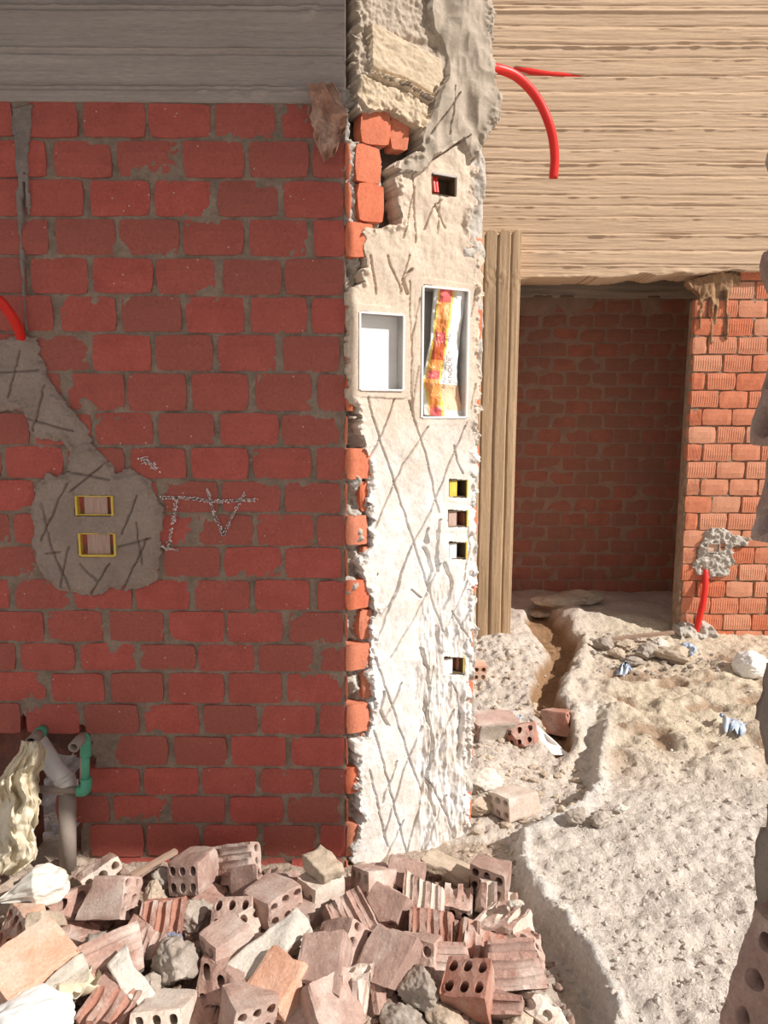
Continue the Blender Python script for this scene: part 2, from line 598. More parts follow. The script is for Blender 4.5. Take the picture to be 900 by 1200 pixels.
mb = MB()
rng = random.Random(5)
for i in range(len(ZS) - 1):
    z1, z0 = ZS[i] - .006, ZS[i + 1] + .006
    if i in (0, 1, 2):
        a, b = ((.052, .145), (.032, .118), (.04, .128))[i]
        brick_face(mb, EO + EN * 0.004, EU, EN, a, b, z0 - .003, z1 + .003, rng, 0, rng.random() * .5, .05, 0, .004, .002)
        if i == 0:
            brick_face(mb, EO, EU, EN, .152, .215, z0, z1, rng, 0, .5, .05, 0, .004, .002)
        brick_face(mb, EO, EU, EN, 0.0, .02, z0 - .002, z1, rng, 0, .3, .05, 0, .003, .002) if i != 0 else None
    elif i % 2:
        brick_face(mb, EO + EN * 0.003, EU, EN, 0.0, rng.uniform(.07, .095) if i not in (5, 7) else .026, z0, z1, rng, 0, rng.random(), .05, 0, .003, .002)
        brick_face(mb, EO, EU, EN, .462 if 4 < i < 9 else .44, .498, z0, z1, rng, 0, rng.random(), .05, 0, .003, .002)
    else:
        brick_face(mb, EO - EN * 0.004, EU, EN, rng.uniform(.05, .06), .1, z0, z1, rng, 0, rng.random()) if i not in (4, 6) else None
        brick_face(mb, EO - EN * 0.012, EU, EN, .462 if 3 < i < 15 else .43, .49, z0, z1, rng, 0, rng.random())
        if i > 4:
            brick_face(mb, EO, EU, EN, 0.0, .008, z0 + .004, z1 - .004, rng, 0, .4)
wall_end = mb.build('wall_end', [mat('brick_pier', (0.66, 0.19, 0.10), (0.54, 0.14, 0.075), 16, c3=(0.60, 0.24, 0.15), rnd=True, bump=0.5)], rnd=True)
tag(wall_end, 'splayed wall end with toothed bricks and scratched white plaster', 'wall', kind='structure')
# backing masonry and the hidden return
mb = MB()
b0 = EO - EN * 0.10
for (t0, t1) in ((0.0, EW),):
    p = [EO - EN * .1 + EU * .02, EO - EN * .1 + EU * EW, EO - EN * .1 + EU * EW + np.array((-.12, .4, 0)), EO + np.array((-.02, .45, 0))]
    Vv = [tuple(q + np.array((0, 0, z))) for z in (-.1, 3.0) for q in p]
    mb.add(Vv, [(3, 2, 1, 0), (4, 5, 6, 7)] + [(k, (k + 1) % 4, 4 + (k + 1) % 4, 4 + k) for k in range(4)])
mb.build('masonry_core', [M_MORTAR], wall_end)
def h_tooth(u, w, px, py):
    return -0.035 + 0.022 * sstep(280, 260, py) + 0.03 * sstep(240, 280, py) * fbm(u * 26, w * 18, 3.0) + 0.008 * fbm(u * 26, w * 18, 3.0) + 0.008 * fbm(u * 120, w * 120)
V, Q, _ = field(EO, EU, (0, 0, 1), EN, np.arange(0, .125, 0.004), np.arange(-.1, 2.42, 0.004), h_tooth,
                lambda u, w, px, py: ~inpoly(px, py, [(411, 122), (428, 130), (426, 166), (412, 163)]) & ~inpoly(px, py, [(416, 360), (480, 360), (480, 463), (416, 463)]), 0.06)
npmesh('tooth_mortar', V, Q, M_CEMENT_LT, parent=wall_end)
V, Q, _ = field(EO, EU, (0, 0, 1), EN, np.arange(.40, .502, 0.004), np.arange(-.1, 3.0, 0.004), lambda u, w, px, py: -0.01 + 0.02 * fbm(u * 26, w * 18, 9.0), lambda u, w, px, py: ~inpoly(px, py, [(480, 325), (551, 325), (549, 660), (545, 800), (480, 800)]), 0.09)
npmesh('edge_mortar', V, Q, M_CEMENT_LT, parent=wall_end)

PL_L = [(470, -20), (418, -20), (414, 60), (416, 130), (430, 133), (452, 133), (478, 148), (494, 155), (490, 182), (474, 184), (462, 195), (468, 262), (452, 268), (428, 268),
        (424, 330), (404, 342), (404, 470), (418, 478), (418, 500), (430, 525), (434, 545), (431, 560), (433, 600), (433, 640), (420, 660), (428, 690), (438, 705), (434, 735),
        (434, 770), (430, 790), (436, 815), (431, 850), (414, 876), (420, 905), (416, 930), (424, 960), (412, 985), (416, 1060)]
PL_R = [(560, 1060), (548, 985), (547, 900), (550, 800), (553, 700), (556, 600), (558, 500), (560, 400), (562, 330), (560, 292), (548, 284), (546, 262), (556, 240),
        (552, 215), (554, 190), (560, 172), (572, 150), (578, 120), (575, 90), (570, 40), (570, -20)]
PLPOLY = PL_L + PL_R
CH_A = [(431, 30), (512, 73), (514, 95), (503, 121), (470, 102), (432, 88)]
CH_B = [(417, 92), (434, 90), (470, 104), (500, 122), (499, 146), (490, 156), (478, 148), (455, 137), (430, 132), (416, 118)]
MORT = [(500, -20), (572, -20), (570, 50), (566, 72), (582, 76), (577, 130), (566, 180), (548, 190), (536, 165), (508, 185), (484, 205), (462, 205), (470, 180), (488, 182), (494, 152),
        (505, 125), (516, 100), (520, 70), (508, 40), (500, 20)]
BOXES = [[(420, 365), (471, 371), (470, 458), (419, 456)], [(494, 334), (547, 343), (544, 490), (491, 488)]]
SMALL = [[(504, 205), (532, 208), (532, 232), (504, 229)], [(524, 561), (545, 563), (545, 583), (524, 582)], [(523, 597), (545, 599), (545, 617), (523, 617)],
         [(524, 634), (544, 636), (544, 655), (524, 654)], [(517, 768), (541, 770), (541, 790), (517, 789)]]
ELINES = [[(430, 465), (440, 505), (472, 600), (490, 660), (505, 705), (520, 745)], [(462, 468), (443, 515), (415, 570)], [(478, 470), (498, 540), (512, 600)], [(500, 500), (470, 545), (437, 620)],
          [(545, 495), (530, 530), (506, 590), (480, 640), (458, 700), (440, 750)], [(530, 522), (534, 540), (541, 555)], [(480, 640), (460, 700), (443, 722)], [(515, 660), (486, 720), (455, 770), (445, 780)],
          [(435, 760), (452, 810), (468, 860), (492, 925)], [(492, 850), (470, 905), (448, 980)], [(437, 855), (455, 925), (475, 1000)], [(463, 890), (445, 940)], [(530, 830), (505, 880), (475, 995)],
          [(528, 800), (538, 830), (536, 880)], [(470, 800), (450, 840), (440, 850)], [(500, 910), (520, 950), (532, 985)], [(520, 930), (505, 965), (493, 1000)], [(505, 780), (496, 850)],
          [(545, 680), (530, 720), (520, 740)], [(528, 715), (545, 745)], [(547, 715), (530, 750)], [(440, 345), (432, 300)], [(468, 342), (452, 300)], [(478, 300), (466, 345)],
          [(490, 350), (480, 400)], [(489, 430), (480, 480)], [(478, 330), (481, 480)], [(495, 270), (505, 245), (516, 235)], [(520, 268), (508, 240)], [(514, 225), (511, 275)],
          [(545, 162), (520, 178), (496, 196)], [(535, 112), (500, 160)], [(528, 104), (523, 160)], [(484, 220), (470, 280)], [(482, 205), (485, 285)], [(555, 450), (548, 480)], [(556, 335), (549, 372)],
          [(470, 960), (452, 1000)], [(430, 900), (445, 960), (452, 990)], [(545, 600), (548, 640), (541, 680)], [(492, 700), (480, 690)]]
CRK = [[(500, 620), (494, 640), (505, 665), (500, 690)], [(492, 760), (500, 800), (495, 830), (505, 870), (500, 905), (505, 950), (490, 1000)], [(448, 810), (443, 830), (452, 848)],
       [(520, 660), (528, 690), (518, 715)], [(475, 345), (470, 330), (482, 318)], [(515, 610), (508, 640), (513, 670)], [(430, 540), (434, 560), (428, 575)], [(506, 106), (497, 140)]]
def h_plaster(u, w, px, py):
    q = 1.4 * fbm(u * 30, w * 30, 1.0, 2)
    h = 0.011 + 0.005 * fbm(u * 10, w * 8) + 0.0007 * fbm(u * 60, w * 40, 3.0) + 0.0004 * fbm(u * 170, w * 120, 6.0, 2)
    up = sstep(330, 300, py)
    h += up * 0.004 * fbm(u * 35, w * 25, 2.0, 2)
    low = sstep(640, 760, py) * sstep(478, 500, px)
    h += low * (0.010 * fbm(u * 40, w * 9, 5.0) + 0.004 * ridged(u * 60, w * 16, 1.0, 2))
    a = inpoly(px + q * .6, py + q * .6, CH_A); b = inpoly(px + q * 1.5, py + q * 1.5, CH_B); m = inpoly(px + q * 2, py + q * 2, MORT)
    s = (px - 430) * 0.42
    h = np.where(a, 0.026 + 0.002 * fbm(u * 60, (py - s) * .25, 1.0), h)
    h = np.where(b, 0.024 + 0.006 * fbm(u * 70, w * 70, 2.0), h)
    dj = segdist(px + q, py + q, [(432, 89), (470, 102), (502, 121)])
    h += np.where(a | b, 0.012 * np.exp(-(dj / 3.0) ** 2) * (1 + fbm(u * 90, w * 90, 3.)) - 0.012 * np.exp(-((dj - 5) / 1.6) ** 2), 0)
    m2 = m & ~a & ~b
    h = np.where(m2, 0.024 + 0.018 * fbm(u * 13, w * 9, 8.0, 2) + 0.004 * ridged(u * 22, w * 14, 2., 2), h)
    bd = (~a & ~b & ~m) & (py < 92) & (px < 512)
    h = np.where(bd, 0.0 + 0.006 * fbm(u * 60, w * 60, 9.0, 3) + 0.012 * np.clip(fbm(u * 45, w * 45, 4.), 0, 1) * sstep(450, 425, px) - 0.012 * np.exp(-((py - 45 - (px - 460) * .18) / 5.0) ** 2), h)
    d = segdist(px, py, PLPOLY, True)
    h += 0.016 * np.clip(fbm(u * 45, w * 45, 7.7), 0, 1) * np.exp(-((d - 3) / 5) ** 2) * (py < 1000)
    for l in ELINES:
        h -= np.where(a | b, 0, 0.018) * np.clip(1.25 - segdist(px + q * .7, py, l) / 0.8, 0, 1)
    for l in CRK:
        h -= 0.016 * np.clip(1.4 - segdist(px + q * 1.6, py + q, l) / 1.5, 0, 1)
    # trowelled margin round the boxes
    for bx in BOXES:
        dd = segdist(px, py, bx, True)
        h = np.where(dd < 9, h * 0.4 + 0.008, h)
    for bx in SMALL:
        dd = segdist(px, py, bx, True)
        h = np.where(dd < 6, h * 0.5 + 0.006, h)
    return h
def k_plaster(u, w, px, py):
    q = fbm(u * 40, w * 40, 1.7, o=3) * 5
    k = inpoly(px + q, py + q * .6, PLPOLY)
    for s in BOXES + SMALL:
        k &= ~inpoly(px, py, s)
    return k
def t_plaster(u, w, px, py):
    q = fbm(u * 12, w * 12, 2.) * 14
    a = inpoly(px + q * .1, py + q * .1, CH_A) | inpoly(px + q * .1, py + q * .1, CH_B)
    m = inpoly(px + q * .2, py + q * .2, MORT) & ~a
    bd = (~a & ~m) & (py < 95) & (px < 512)
    white = sstep(410, 640, py + q * 2) * (0.75 + 0.25 * fbm(u * 20, w * 20, 5.))
    gr = np.where(m, .9, 0) + np.where(bd, .75, 0) + 0.55 * sstep(200, 150, py) * (~a & ~m & ~bd) + 0.35 * sstep(690, 780, py) * sstep(485, 505, px + q * .5) * np.clip(fbm(u * 30, w * 14, 5.) + .3, 0, 1)
    return np.stack([np.clip(gr, 0, 1), a * 1.0, np.clip(white, 0, 1) * (1 - np.clip(gr, 0, 1)), np.ones_like(u)], -1)
V, Q, T = field(EO, EU, (0, 0, 1), EN, np.arange(0, .56, 0.0024), np.arange(-.02, 2.80, 0.0026), h_plaster, k_plaster, 0.075, t_plaster)
tag(npmesh('plaster', V, Q, M_PLASTER, tone=T, parent=wall_end), 'scratched plaster coat over the bricks')

# ------------------------------------------------------------------ tall board-formed concrete above the doorway
YB = 4.70
rngb = random.Random(3)
bz = [2.2]
while bz[-1] < 4.3:
    bz.append(bz[-1] + rngb.uniform(0.06, 0.12))
bo = [rngb.uniform(-.004, .004) for _ in bz]
def h_beam_r(u, w, px, py):
    zz = w + 0.008 * vn(u * .8, 3.0) + 0.003 * vn(u * 6, w * 2)
    k = np.clip(np.searchsorted(bz, zz) - 1, 0, len(bz) - 2)
    h = np.array(bo)[k] * .7 + 0.0014 * fbm(u * 2.2, w * 55, 1.0, o=3) + 0.001 * fbm(u * 7, w * 130, 4.0, o=2)
    b0 = np.array(bz)[k]
    d = zz - b0
    fin = np.clip(fbm(u * 16, k * 7.7, 1.0, 3) + 0.15, 0, 1)
    h += 0.007 * fin * np.exp(-((d - .004) / 0.004) ** 2) - 0.005 * np.exp(-((d - .014) / 0.004) ** 2)
    # fine saw lines
    kk = np.floor(zz / 0.027)
    f2 = np.clip(fbm(u * 5, kk * 3.3, 2.0, 3) - 0.05, 0, 1)
    h += 0.006 * f2 * np.exp(-(((zz / 0.027) % 1 - .5) / 0.10) ** 2) - 0.004 * f2 * np.exp(-(((zz / 0.027) % 1 - .75) / 0.10) ** 2)
    h += 0.01 * np.exp(-((py - 13) / 2.0) ** 2)
    crk = segdist(px, py, [(604, 80), (640, 86), (690, 89)])
    h -= 0.03 * np.clip(1 - crk / np.clip(2.6 - (px - 604) * .02, .8, 2.6), 0, 1)
    e = np.clip(fbm(u * 14, w * 5, 9.), 0, 1)
    lowz = 2.2802 + (u - .82) * .0438
    h += 0.012 * e * np.exp(-((w - lowz - .01) / .015) ** 2)
    return h
def k_beam_r(u, w, px, py):
    return w > 2.2802 + (u - .82) * .0438 + 0.012 * vn(u * 9, 2.0) + 0.02 * np.clip(vn(u * 3.3, 8.0), 0, 1) * (u > 1.75)
V, Q, _ = field((0, YB, 0), (1, 0, 0), (0, 0, 1), (0, -1, 0), np.concatenate([np.arange(0.3, 2.8, 0.012), np.arange(2.8, 5.0, .04)]), np.arange(2.2, 4.3, 0.0048), h_beam_r, k_beam_r, 0.28)
tag(npmesh('wall_upper', V, Q, M_CONC_TAN), 'tall tan board-marked concrete over the doorway', 'wall', kind='structure')

# ------------------------------------------------------------------ lit brick wall beside the doorway
YR = 4.75
zr = [2.40 - 0.1105 * k for k in range(0, 23)]
JAG = [(770, 318), (858, 316), (850, 330), (838, 337), (826, 345), (816, 352), (770, 356)]
xe = 1.905
def keep_r(lo, hi, z0, z1, i, k):
    p = pxc((lo + hi) / 2, YR, (z0 + z1) / 2)
    if inpoly(np.array([p[0]]), np.array([p[1]]), JAG)[0]:
        return False
    p = np.array(p)
    if 826 < p[0] < 846 and 668 < p[1] < 740 and False:
        return False
    return True
mb = MB()
rr = random.Random(21)
for i in range(len(zr) - 1):
    zc = (zr[i] + zr[i + 1]) / 2
    xl = xe + (2.26 - zc) * 0.014 + rr.uniform(-.006, .006)
    brick_wall(mb, (0, YR, 0), (1, 0, 0), (0, -1, 0), [zr[i], zr[i + 1]], xl, 4.8, 0.186, xl + (0.0 if i % 2 else 0.093) - .008, 100 + i, joint=0.010, bed=0.009,
               keep=keep_r, ridge_p=0.55, back=0.045)
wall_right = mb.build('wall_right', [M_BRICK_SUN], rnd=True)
tag(wall_right, 'sunlit orange brick wall at the side of the doorway', 'wall', kind='structure')
def k_rm(u, w, px, py):
    return ~inpoly(px, py, JAG)
V, Q, _ = field((0, YR, 0), (1, 0, 0), (0, 0, 1), (0, -1, 0), np.arange(xe + .012, 4.8, 0.012), np.arange(-.05, 2.4, 0.010),
                lambda u, w, px, py: -0.013 + 0.008 * fbm(u * 22, w * 22, 4.), k_rm, 0.11)
npmesh('mortar', V, Q, mat('mortar_lit', (0.34, 0.24, 0.17), (0.2, 0.13, 0.09), 25), parent=wall_right)
# cement runs at the top of that wall
RUNS = [[(800, 330), (845, 318), (868, 322), (866, 334), (856, 336), (853, 398), (850, 398), (850, 340), (842, 342), (841, 382), (838, 382), (838, 345), (836, 402), (832, 402), (832, 348), (824, 352), (822, 385), (819, 385), (820, 345)]]
V, Q, _ = field((0, YR, 0), (1, 0, 0), (0, 0, 1), (0, -1, 0), np.arange(1.85, 2.35, 0.006), np.arange(1.85, 2.4, 0.006),
                lambda u, w, px, py: 0.008 + 0.012 * fbm(u * 35, w * 15, 4.), lambda u, w, px, py: inpoly(px + 1.5 * fbm(u * 40, w * 12), py, RUNS[0]), 0.05)
npmesh('cement_drip', V, Q, mat('cement_brown', (0.40, 0.25, 0.14), (0.22, 0.12, 0.07), 20), parent=wall_right)
# scratched cement round its buried box, the chase below it and the lump at its foot
RP = [(826, 624), (838, 618), (850, 621), (866, 628), (880, 632), (876, 640), (858, 640), (857, 660), (851, 674), (838, 676), (818, 674), (813, 662), (820, 645)]
def h_rp(u, w, px, py):
    return 0.014 + 0.012 * fbm(u * 35, w * 35, 4.) + 0.008 * fbm(u * 90, w * 90, 1.)
V, Q, _ = field((0, YR, 0), (1, 0, 0), (0, 0, 1), (0, -1, 0), np.arange(1.98, 2.5, 0.006), np.arange(0.35, 0.85, 0.006), h_rp,
                lambda u, w, px, py: inpoly(px + 3 * fbm(u * 40, w * 40), py + 2 * fbm(u * 30, w * 30, 2.), RP) & ~inpoly(px, py, [(829, 637), (843, 637), (843, 647), (829, 647)]) & ~inpoly(px, py, [(844, 637), (849, 637), (849, 645), (844, 645)]), 0.04)
npmesh('cement_patch', V, Q, M_CEMENT_LT, parent=wall_right)
RL = [(790, 735), (800, 728), (815, 732), (822, 726), (834, 732), (838, 745), (836, 762), (786, 762)]
V, Q, _ = field((0, YR, 0), (1, 0, 0), (0, 0, 1), (0, -1, 0), np.arange(1.85, 2.3, 0.006), np.arange(-.1, 0.3, 0.006),
                lambda u, w, px, py: 0.02 + 0.03 * fbm(u * 25, w * 25, 7.) + 0.06 * sstep(.2, 0.0, w), lambda u, w, px, py: inpoly(px + 3 * fbm(u * 40, w * 40), py, RL), 0.06)
npmesh('cement_lump', V, Q, M_CEMENT_LT, parent=wall_right)

# ------------------------------------------------------------------ dark room behind the doorway
YK = 5.8
mb = MB()
brick_wall(mb, (0, YK, 0), (1, 0, 0), (0, -1, 0), [2.33 - 0.108 * k for k in range(23)], 0.5, 4.8, 0.20, 0.07, 55, joint=0.016, ridge_p=0.0)
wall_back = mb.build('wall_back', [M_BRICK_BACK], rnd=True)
tag(wall_back, 'dim brick wall deep inside the room beyond the doorway', 'wall', kind='structure')
V, Q, _ = field((0, YK, 0), (1, 0, 0), (0, 0, 1), (0, -1, 0), np.arange(0.5, 4.8, 0.014), np.arange(-.1, 2.36, 0.014),
                lambda u, w, px, py: -0.005 + 0.003 * fbm(u * 18, w * 18, 4.) + 0.02 * np.clip(fbm(u * 6, w * 3), 0, 1) * sstep(2.18, 2.33, w), None, 0.1)
npmesh('mortar', V, Q, mat('mortar_room', (0.40, 0.27, 0.20), (0.32, 0.21, 0.16), 14), parent=wall_back)
V, Q, _ = field((0, YK - .01, 0), (1, 0, 0), (0, 0, 1), (0, -1, 0), np.arange(0.5, 3.3, 0.012), np.arange(2.335, 2.75, 0.008),
                lambda u, w, px, py: 0.006 * fbm(u * 2, w * 40) - 0.015 * np.exp(-((w - 2.47) / .006) ** 2), None, 0.1)
tag(npmesh('wall_room_beam', V, Q, mat('room_beam', (0.5, 0.42, 0.34), None, 5, stretch=(.3, 1, 2))), 'concrete beam over the dim brick wall in the room', 'beam', kind='structure')
mb = MB(); mb.box((1.65, 5.40, 2.80), (2.7, 1.0, 0.12))
tag(mb.build('ceiling', [M_DARKSLAB]), 'concrete ceiling of the dark room', 'ceiling', kind='structure')
mb = MB(); mb.box((0.42, 5.42, 1.3), (0.12, 0.95, 2.9)); mb.box((4.9, 5.3, 1.3), (0.2, 1.3, 2.9))
tag(mb.build('wall_room_side', [M_BRICK_BACK]), 'side walls of the dark room', 'wall', kind='structure')
mb = MB(); mb.box((0.28, 4.87, 2.1), (0.62, 0.22, 4.4))
tag(mb.build('wall_side', [M_CONC_TAN]), 'concrete wall hidden behind the splayed wall end', 'wall', kind='structure')

# ------------------------------------------------------------------ concrete column with board marks
YC = 4.58
cx0, cx1 = 0.535, 0.80
seams = [0.585, 0.665, 0.742]
def h_col(u, w, px, py):
    x = u + 0.003 * vn(w * 2.2, 3.)
    h = 0.0010 * fbm(u * 60, w * 2.5, 1., 3) + 0.0008 * fbm(u * 130, w * 9, 4., 2)
    for k, s in enumerate(seams):
        h -= 0.016 * np.exp(-((x - s) / 0.0045) ** 2)
        h += np.where(x > s, (-.006, .008, -.005)[k], 0)
    top = sstep(2.18, 2.30, w)
    for a, b in ((.565, .660), (.668, .742), (.746, .80)):
        c = (a + b) / 2
        pass
    rough = np.exp(-((w - 2.27) / .06) ** 2)
    h += rough * 0.004 * fbm(u * 60, w * 30, 2.)
    h += 0.018 * np.clip(fbm(u * 30, w * 6, 6.), 0, 1) * sstep(.57, .535, u) * sstep(1.4, 1.8, w)
    h = np.where(u > .79, h - .006, h)
    return h
def k_col(u, w, px, py):
    t = np.full(u.shape, 2.53)
    for a, b in ((.5, .585), (.585, .665), (.665, .742), (.742, .82)):
        c = (a + b) / 2; r = (b - a) / 2
        q = np.clip(1 - ((u - c) / r) ** 2, 0, 1)
        t = np.where((u >= a) & (u < b), 2.50 + 0.05 * np.sqrt(q), t)
    return w < t
V, Q, _ = field((0, YC, 0), (1, 0, 0), (0, 0, 1), (0, -1, 0), np.arange(cx0 - .03, cx1 + .001, 0.005), np.arange(-.1, 2.56, 0.006), h_col, k_col, 0.13)
tag(npmesh('column', V, Q, M_COLUMN), 'board-marked concrete column at the edge of the doorway', 'column', kind='structure')

# ------------------------------------------------------------------ ground
RAISE = [(705, 690), (712, 760), (700, 850), (694, 935), (675, 958), (640, 975), (606, 992), (600, 1035), (612, 1060), (642, 1095), (682, 1145), (716, 1215), (730, 1400), (1600, 1400), (1600, 690)]
RIM = [(700, 850), (694, 935), (675, 958), (640, 975), (606, 992), (600, 1035), (612, 1060), (642, 1095), (682, 1145), (716, 1215)]
TREN = [(632, 738), (662, 768), (646, 800), (638, 830), (650, 852), (655, 870)]
HOL = [(850, 776)]
PILE = [(-500, 1400), (-500, 985), (100, 985), (380, 1010), (430, 1000), (520, 1005), (585, 1010), (620, 1075), (655, 1140), (680, 1400)]
xs = np.concatenate([np.arange(-2.6, -1.4, 0.05), np.arange(-1.4, 1.3, 0.0095), np.arange(1.3, 3.4, 0.012)])
ys = np.concatenate([np.arange(-1.2, 1.45, 0.06), np.arange(1.45, 3.0, 0.0095), np.arange(3.0, 4.9, 0.012), np.arange(4.9, 5.9, 0.02)])
def ground_h(u, w, px, py):
    q = 5 * fbm(u * 9, w * 9, 2.)
    far = (w < 1.35)
    h = 0.012 * fbm(u * 5, w * 5) + (0.009 * fbm(u * 24, w * 24, 3.) + 0.006 * fbm(u * 62, w * 62, 5., 3) + 0.005 * np.clip(fbm(u * 40, w * 40, 2.5, 3), 0, 1)) * sstep(5.2, 4.6, w) + 0.012 * np.clip(fbm(u * 11, w * 11, 9., 3) - .25, 0, 1)
    ins = inpoly(px, py, RAISE) & ~far
    d = segdist(px, py, RIM)
    sg = np.where(ins, d, -d) + q * .6
    fade = sstep(820, 900, py)
    st = sstep(-5, 9, sg) * fade + (1 - fade) * 0.8
    h += 0.062 * np.where(far, 0.0, st)
    h += 0.022 * np.exp(-((sg - 10) / 9) ** 2) * fade * (~far)
    # trodden sand
    reg = sstep(690, 720, px) * sstep(775, 810, py) * sstep(960, 900, py)
    h += reg * (0.032 * fbm(u * 6 + w * 2, w * 8, 6., 3) - 0.035 * np.clip(fbm(u * 9 + 3, w * 9, 1.2, 2) - .05, 0, 1))
    t = segdist(px + q * .8, py, TREN)
    wdt = 13 + 3 * vn(w * 4, 1.)
    h -= 0.085 * sstep(wdt + 6, wdt - 4, t) * (~far)
    h += 0.03 * np.exp(-((t - wdt - 12) / 9) ** 2) * sstep(640, 670, px) * (~far)
    h -= 0.05 * np.exp(-((px - 845) / 26) ** 2 - ((py - 776) / 9) ** 2)
    # heap at the foot of the column and beside the wall end
    h += 0.05 * np.exp(-((px - 585) / 40) ** 2 - ((py - 775) / 30) ** 2) + 0.03 * np.exp(-((px - 575) / 30) ** 2 - ((py - 905) / 40) ** 2)
    h += 0.02 * ridged(u * 24, w * 24, 4., 3) * np.exp(-((px - 575) / 40) ** 2 - ((py - 800) / 90) ** 2) * .6
    # floor of the room
    h += 0.03 * sstep(4.75, 4.95, w) + 0.04 * np.exp(-((px - 690) / 60) ** 2 - ((py - 738) / 10) ** 2)
    # mound under the rubble
    pl = inpoly(px, py, PILE) & ~far
    dp = np.where(pl, segdist(px, py, PILE, True), 0)
    h += sstep(0, 60, dp) * (0.045 + 0.012 * fbm(u * 14, w * 14, 3.))
    return h
def ground_t(u, w, px, py):
    q = 6 * fbm(u * 9, w * 9, 2.)
    t = segdist(px + q * .8, py, TREN)
    brownish = sstep(20, 12, t) + np.exp(-((px - 845) / 24) ** 2 - ((py - 776) / 9) ** 2)  # damp brown sand in the trench and in the hollow
    reg = sstep(690, 720, px) * sstep(775, 800, py) * sstep(940, 880, py)
    brownish += reg * 0.8 * sstep(0.05, 0.4, fbm(u * 9 + 3, w * 9, 1.2, 2))  # browner in the dips of the trodden sand
    low = (~inpoly(px, py, RAISE)) & (py > 985) & (w > 1.3)
    brownish += 0.45 * low  # browner over the low floor outside the raised ground
    rim = np.exp(-((segdist(px, py, RIM) - 8 + q) / 10) ** 2)
    sand = sstep(640, 760, px) * sstep(720, 750, py) * sstep(960, 860, py)
    pale = np.clip(rim + 0.35 * sstep(880, 1000, py) * sstep(600, 650, px), 0, 1)
    return np.stack([np.clip(brownish, 0, 1), pale * (1 - np.clip(brownish, 0, 1) * .7), np.clip(sand * .8, 0, 1) * (1 - np.clip(brownish, 0, 1)), np.ones_like(u)], -1)
V, Q, T = field((0, 0, 0), (1, 0, 0), (0, 1, 0), (0, 0, 1), xs, ys, ground_h, None, 0, ground_t)
tag(npmesh('floor', V, Q, M_SAND, tone=T), 'rough ground of pale sand and cement dust', 'ground', kind='structure')


GZ = V[:, 2].reshape(len(ys), len(xs))


def gzv(x, y):
    """ground height by looking up the ground's own grid"""
    x = np.clip(np.asarray(x, float), xs[0], xs[-1] - 1e-6); y = np.clip(np.asarray(y, float), ys[0], ys[-1] - 1e-6)
    i = np.clip(np.searchsorted(xs, x) - 1, 0, len(xs) - 2); j = np.clip(np.searchsorted(ys, y) - 1, 0, len(ys) - 2)
    a = (x - xs[i]) / (xs[i + 1] - xs[i]); b = (y - ys[j]) / (ys[j + 1] - ys[j])
    return GZ[j, i] * (1 - a) * (1 - b) + GZ[j, i + 1] * a * (1 - b) + GZ[j + 1, i] * (1 - a) * b + GZ[j + 1, i + 1] * a * b


def gz(x, y):
    return float(gzv(x, y))


def gptv(px, py, up=0.0):
    z = np.zeros(np.shape(px))
    for _ in range(8):
        p = atzv(px, py, z + up)
        z = gzv(p[..., 0], p[..., 1])
    p[..., 2] = z
    return p


def gpt(px, py, up=0.0):
    """ground point seen at a photo position (a few fixed-point steps)"""
    return Vector(gptv(np.array([float(px)]), np.array([float(py)]), up)[0])


# ground outside, seen through the hole in the wall
xs2 = np.arange(-2.6, -0.75, 0.02); ys2 = np.arange(2.44, 4.6, 0.02)
V, Q, _ = field((0, 0, 0), (1, 0, 0), (0, 1, 0), (0, 0, 1), xs2, ys2, lambda u, w, px, py: 0.62 * sstep(2.45, 3.6, w) + .03 * fbm(u * 12, w * 12) + 0.035 * ridged(u * 22, w * 22, 2., 3) * .6, None, 0)
tag(npmesh('ground_bank', V, Q, mat('pale_gravel', (0.86, 0.80, 0.80), (0.55, 0.50, 0.50), 30, bump=1.0, bdist=.02, bscale=30)), 'bank of pale gravel seen through the hole in the wall', 'gravel', kind='structure')

# ------------------------------------------------------------------ ragged jamb close to the camera
JA = aty(887, 660, .80); JB = aty(874, 1180, .80)
jx = JA.x
def h_jamb(u, w, px, py):
    return 0.006 * fbm(u * 12, w * 12) + 0.004 * fbm(u * 45, w * 45) + (JA.x - JB.x) * (JA.z - w) / (JA.z - JB.z)
V, Q, _ = field((jx + .004, 0, 0), (0, 1, 0), (0, 0, 1), (-1, 0, 0), np.arange(0.15, 0.815, 0.008), np.arange(-.1, 1.34, 0.008), h_jamb,
                lambda u, w, px, py: u < .790 + .014 * fbm(w * 9, w * 3, 2.), 0.10)
wall_near = npmesh('wall_near', V, Q, M_JAMB)
tag(wall_near, 'ragged cement-faced jamb at the right edge of the view', 'wall', kind='structure')
mb = MB(); mb.box((jx + .075, 0.46, 1.25), (0.08, 0.62, 2.7))
mb.build('masonry_core', [M_JAMB], wall_near)

# unseen slab added overhead, shaped to keep the sun off the dark red wall
mb = MB()
sl = [(CX + .02, YW + .02), (3.3, 0.70), (3.3, 0.45), (-4.0, 0.45), (-4.0, YW + .12), (CX + .02, YW + .12)]
SLY = 0.66
sl = [(CX + .03, YW - 0.0), (CX + .03 + (YW - SLY) * 0.71 / 0.34, SLY), (-4.2, SLY), (-4.2, YW + .1), (CX + .03, YW + .1)]
n = len(sl)
Vv = [(x, y, 3.0) for x, y in sl] + [(x, y, 3.16) for x, y in sl]
mb.add(Vv, [tuple(range(n - 1, -1, -1)), tuple(range(n, 2 * n))] + [(k, (k + 1) % n, n + (k + 1) % n, n + k) for k in range(n)])
tag(mb.build('sun_blocker', [M_DARKSLAB]), 'added unseen slab that blocks the sun from the dark red wall', 'slab', kind='structure')

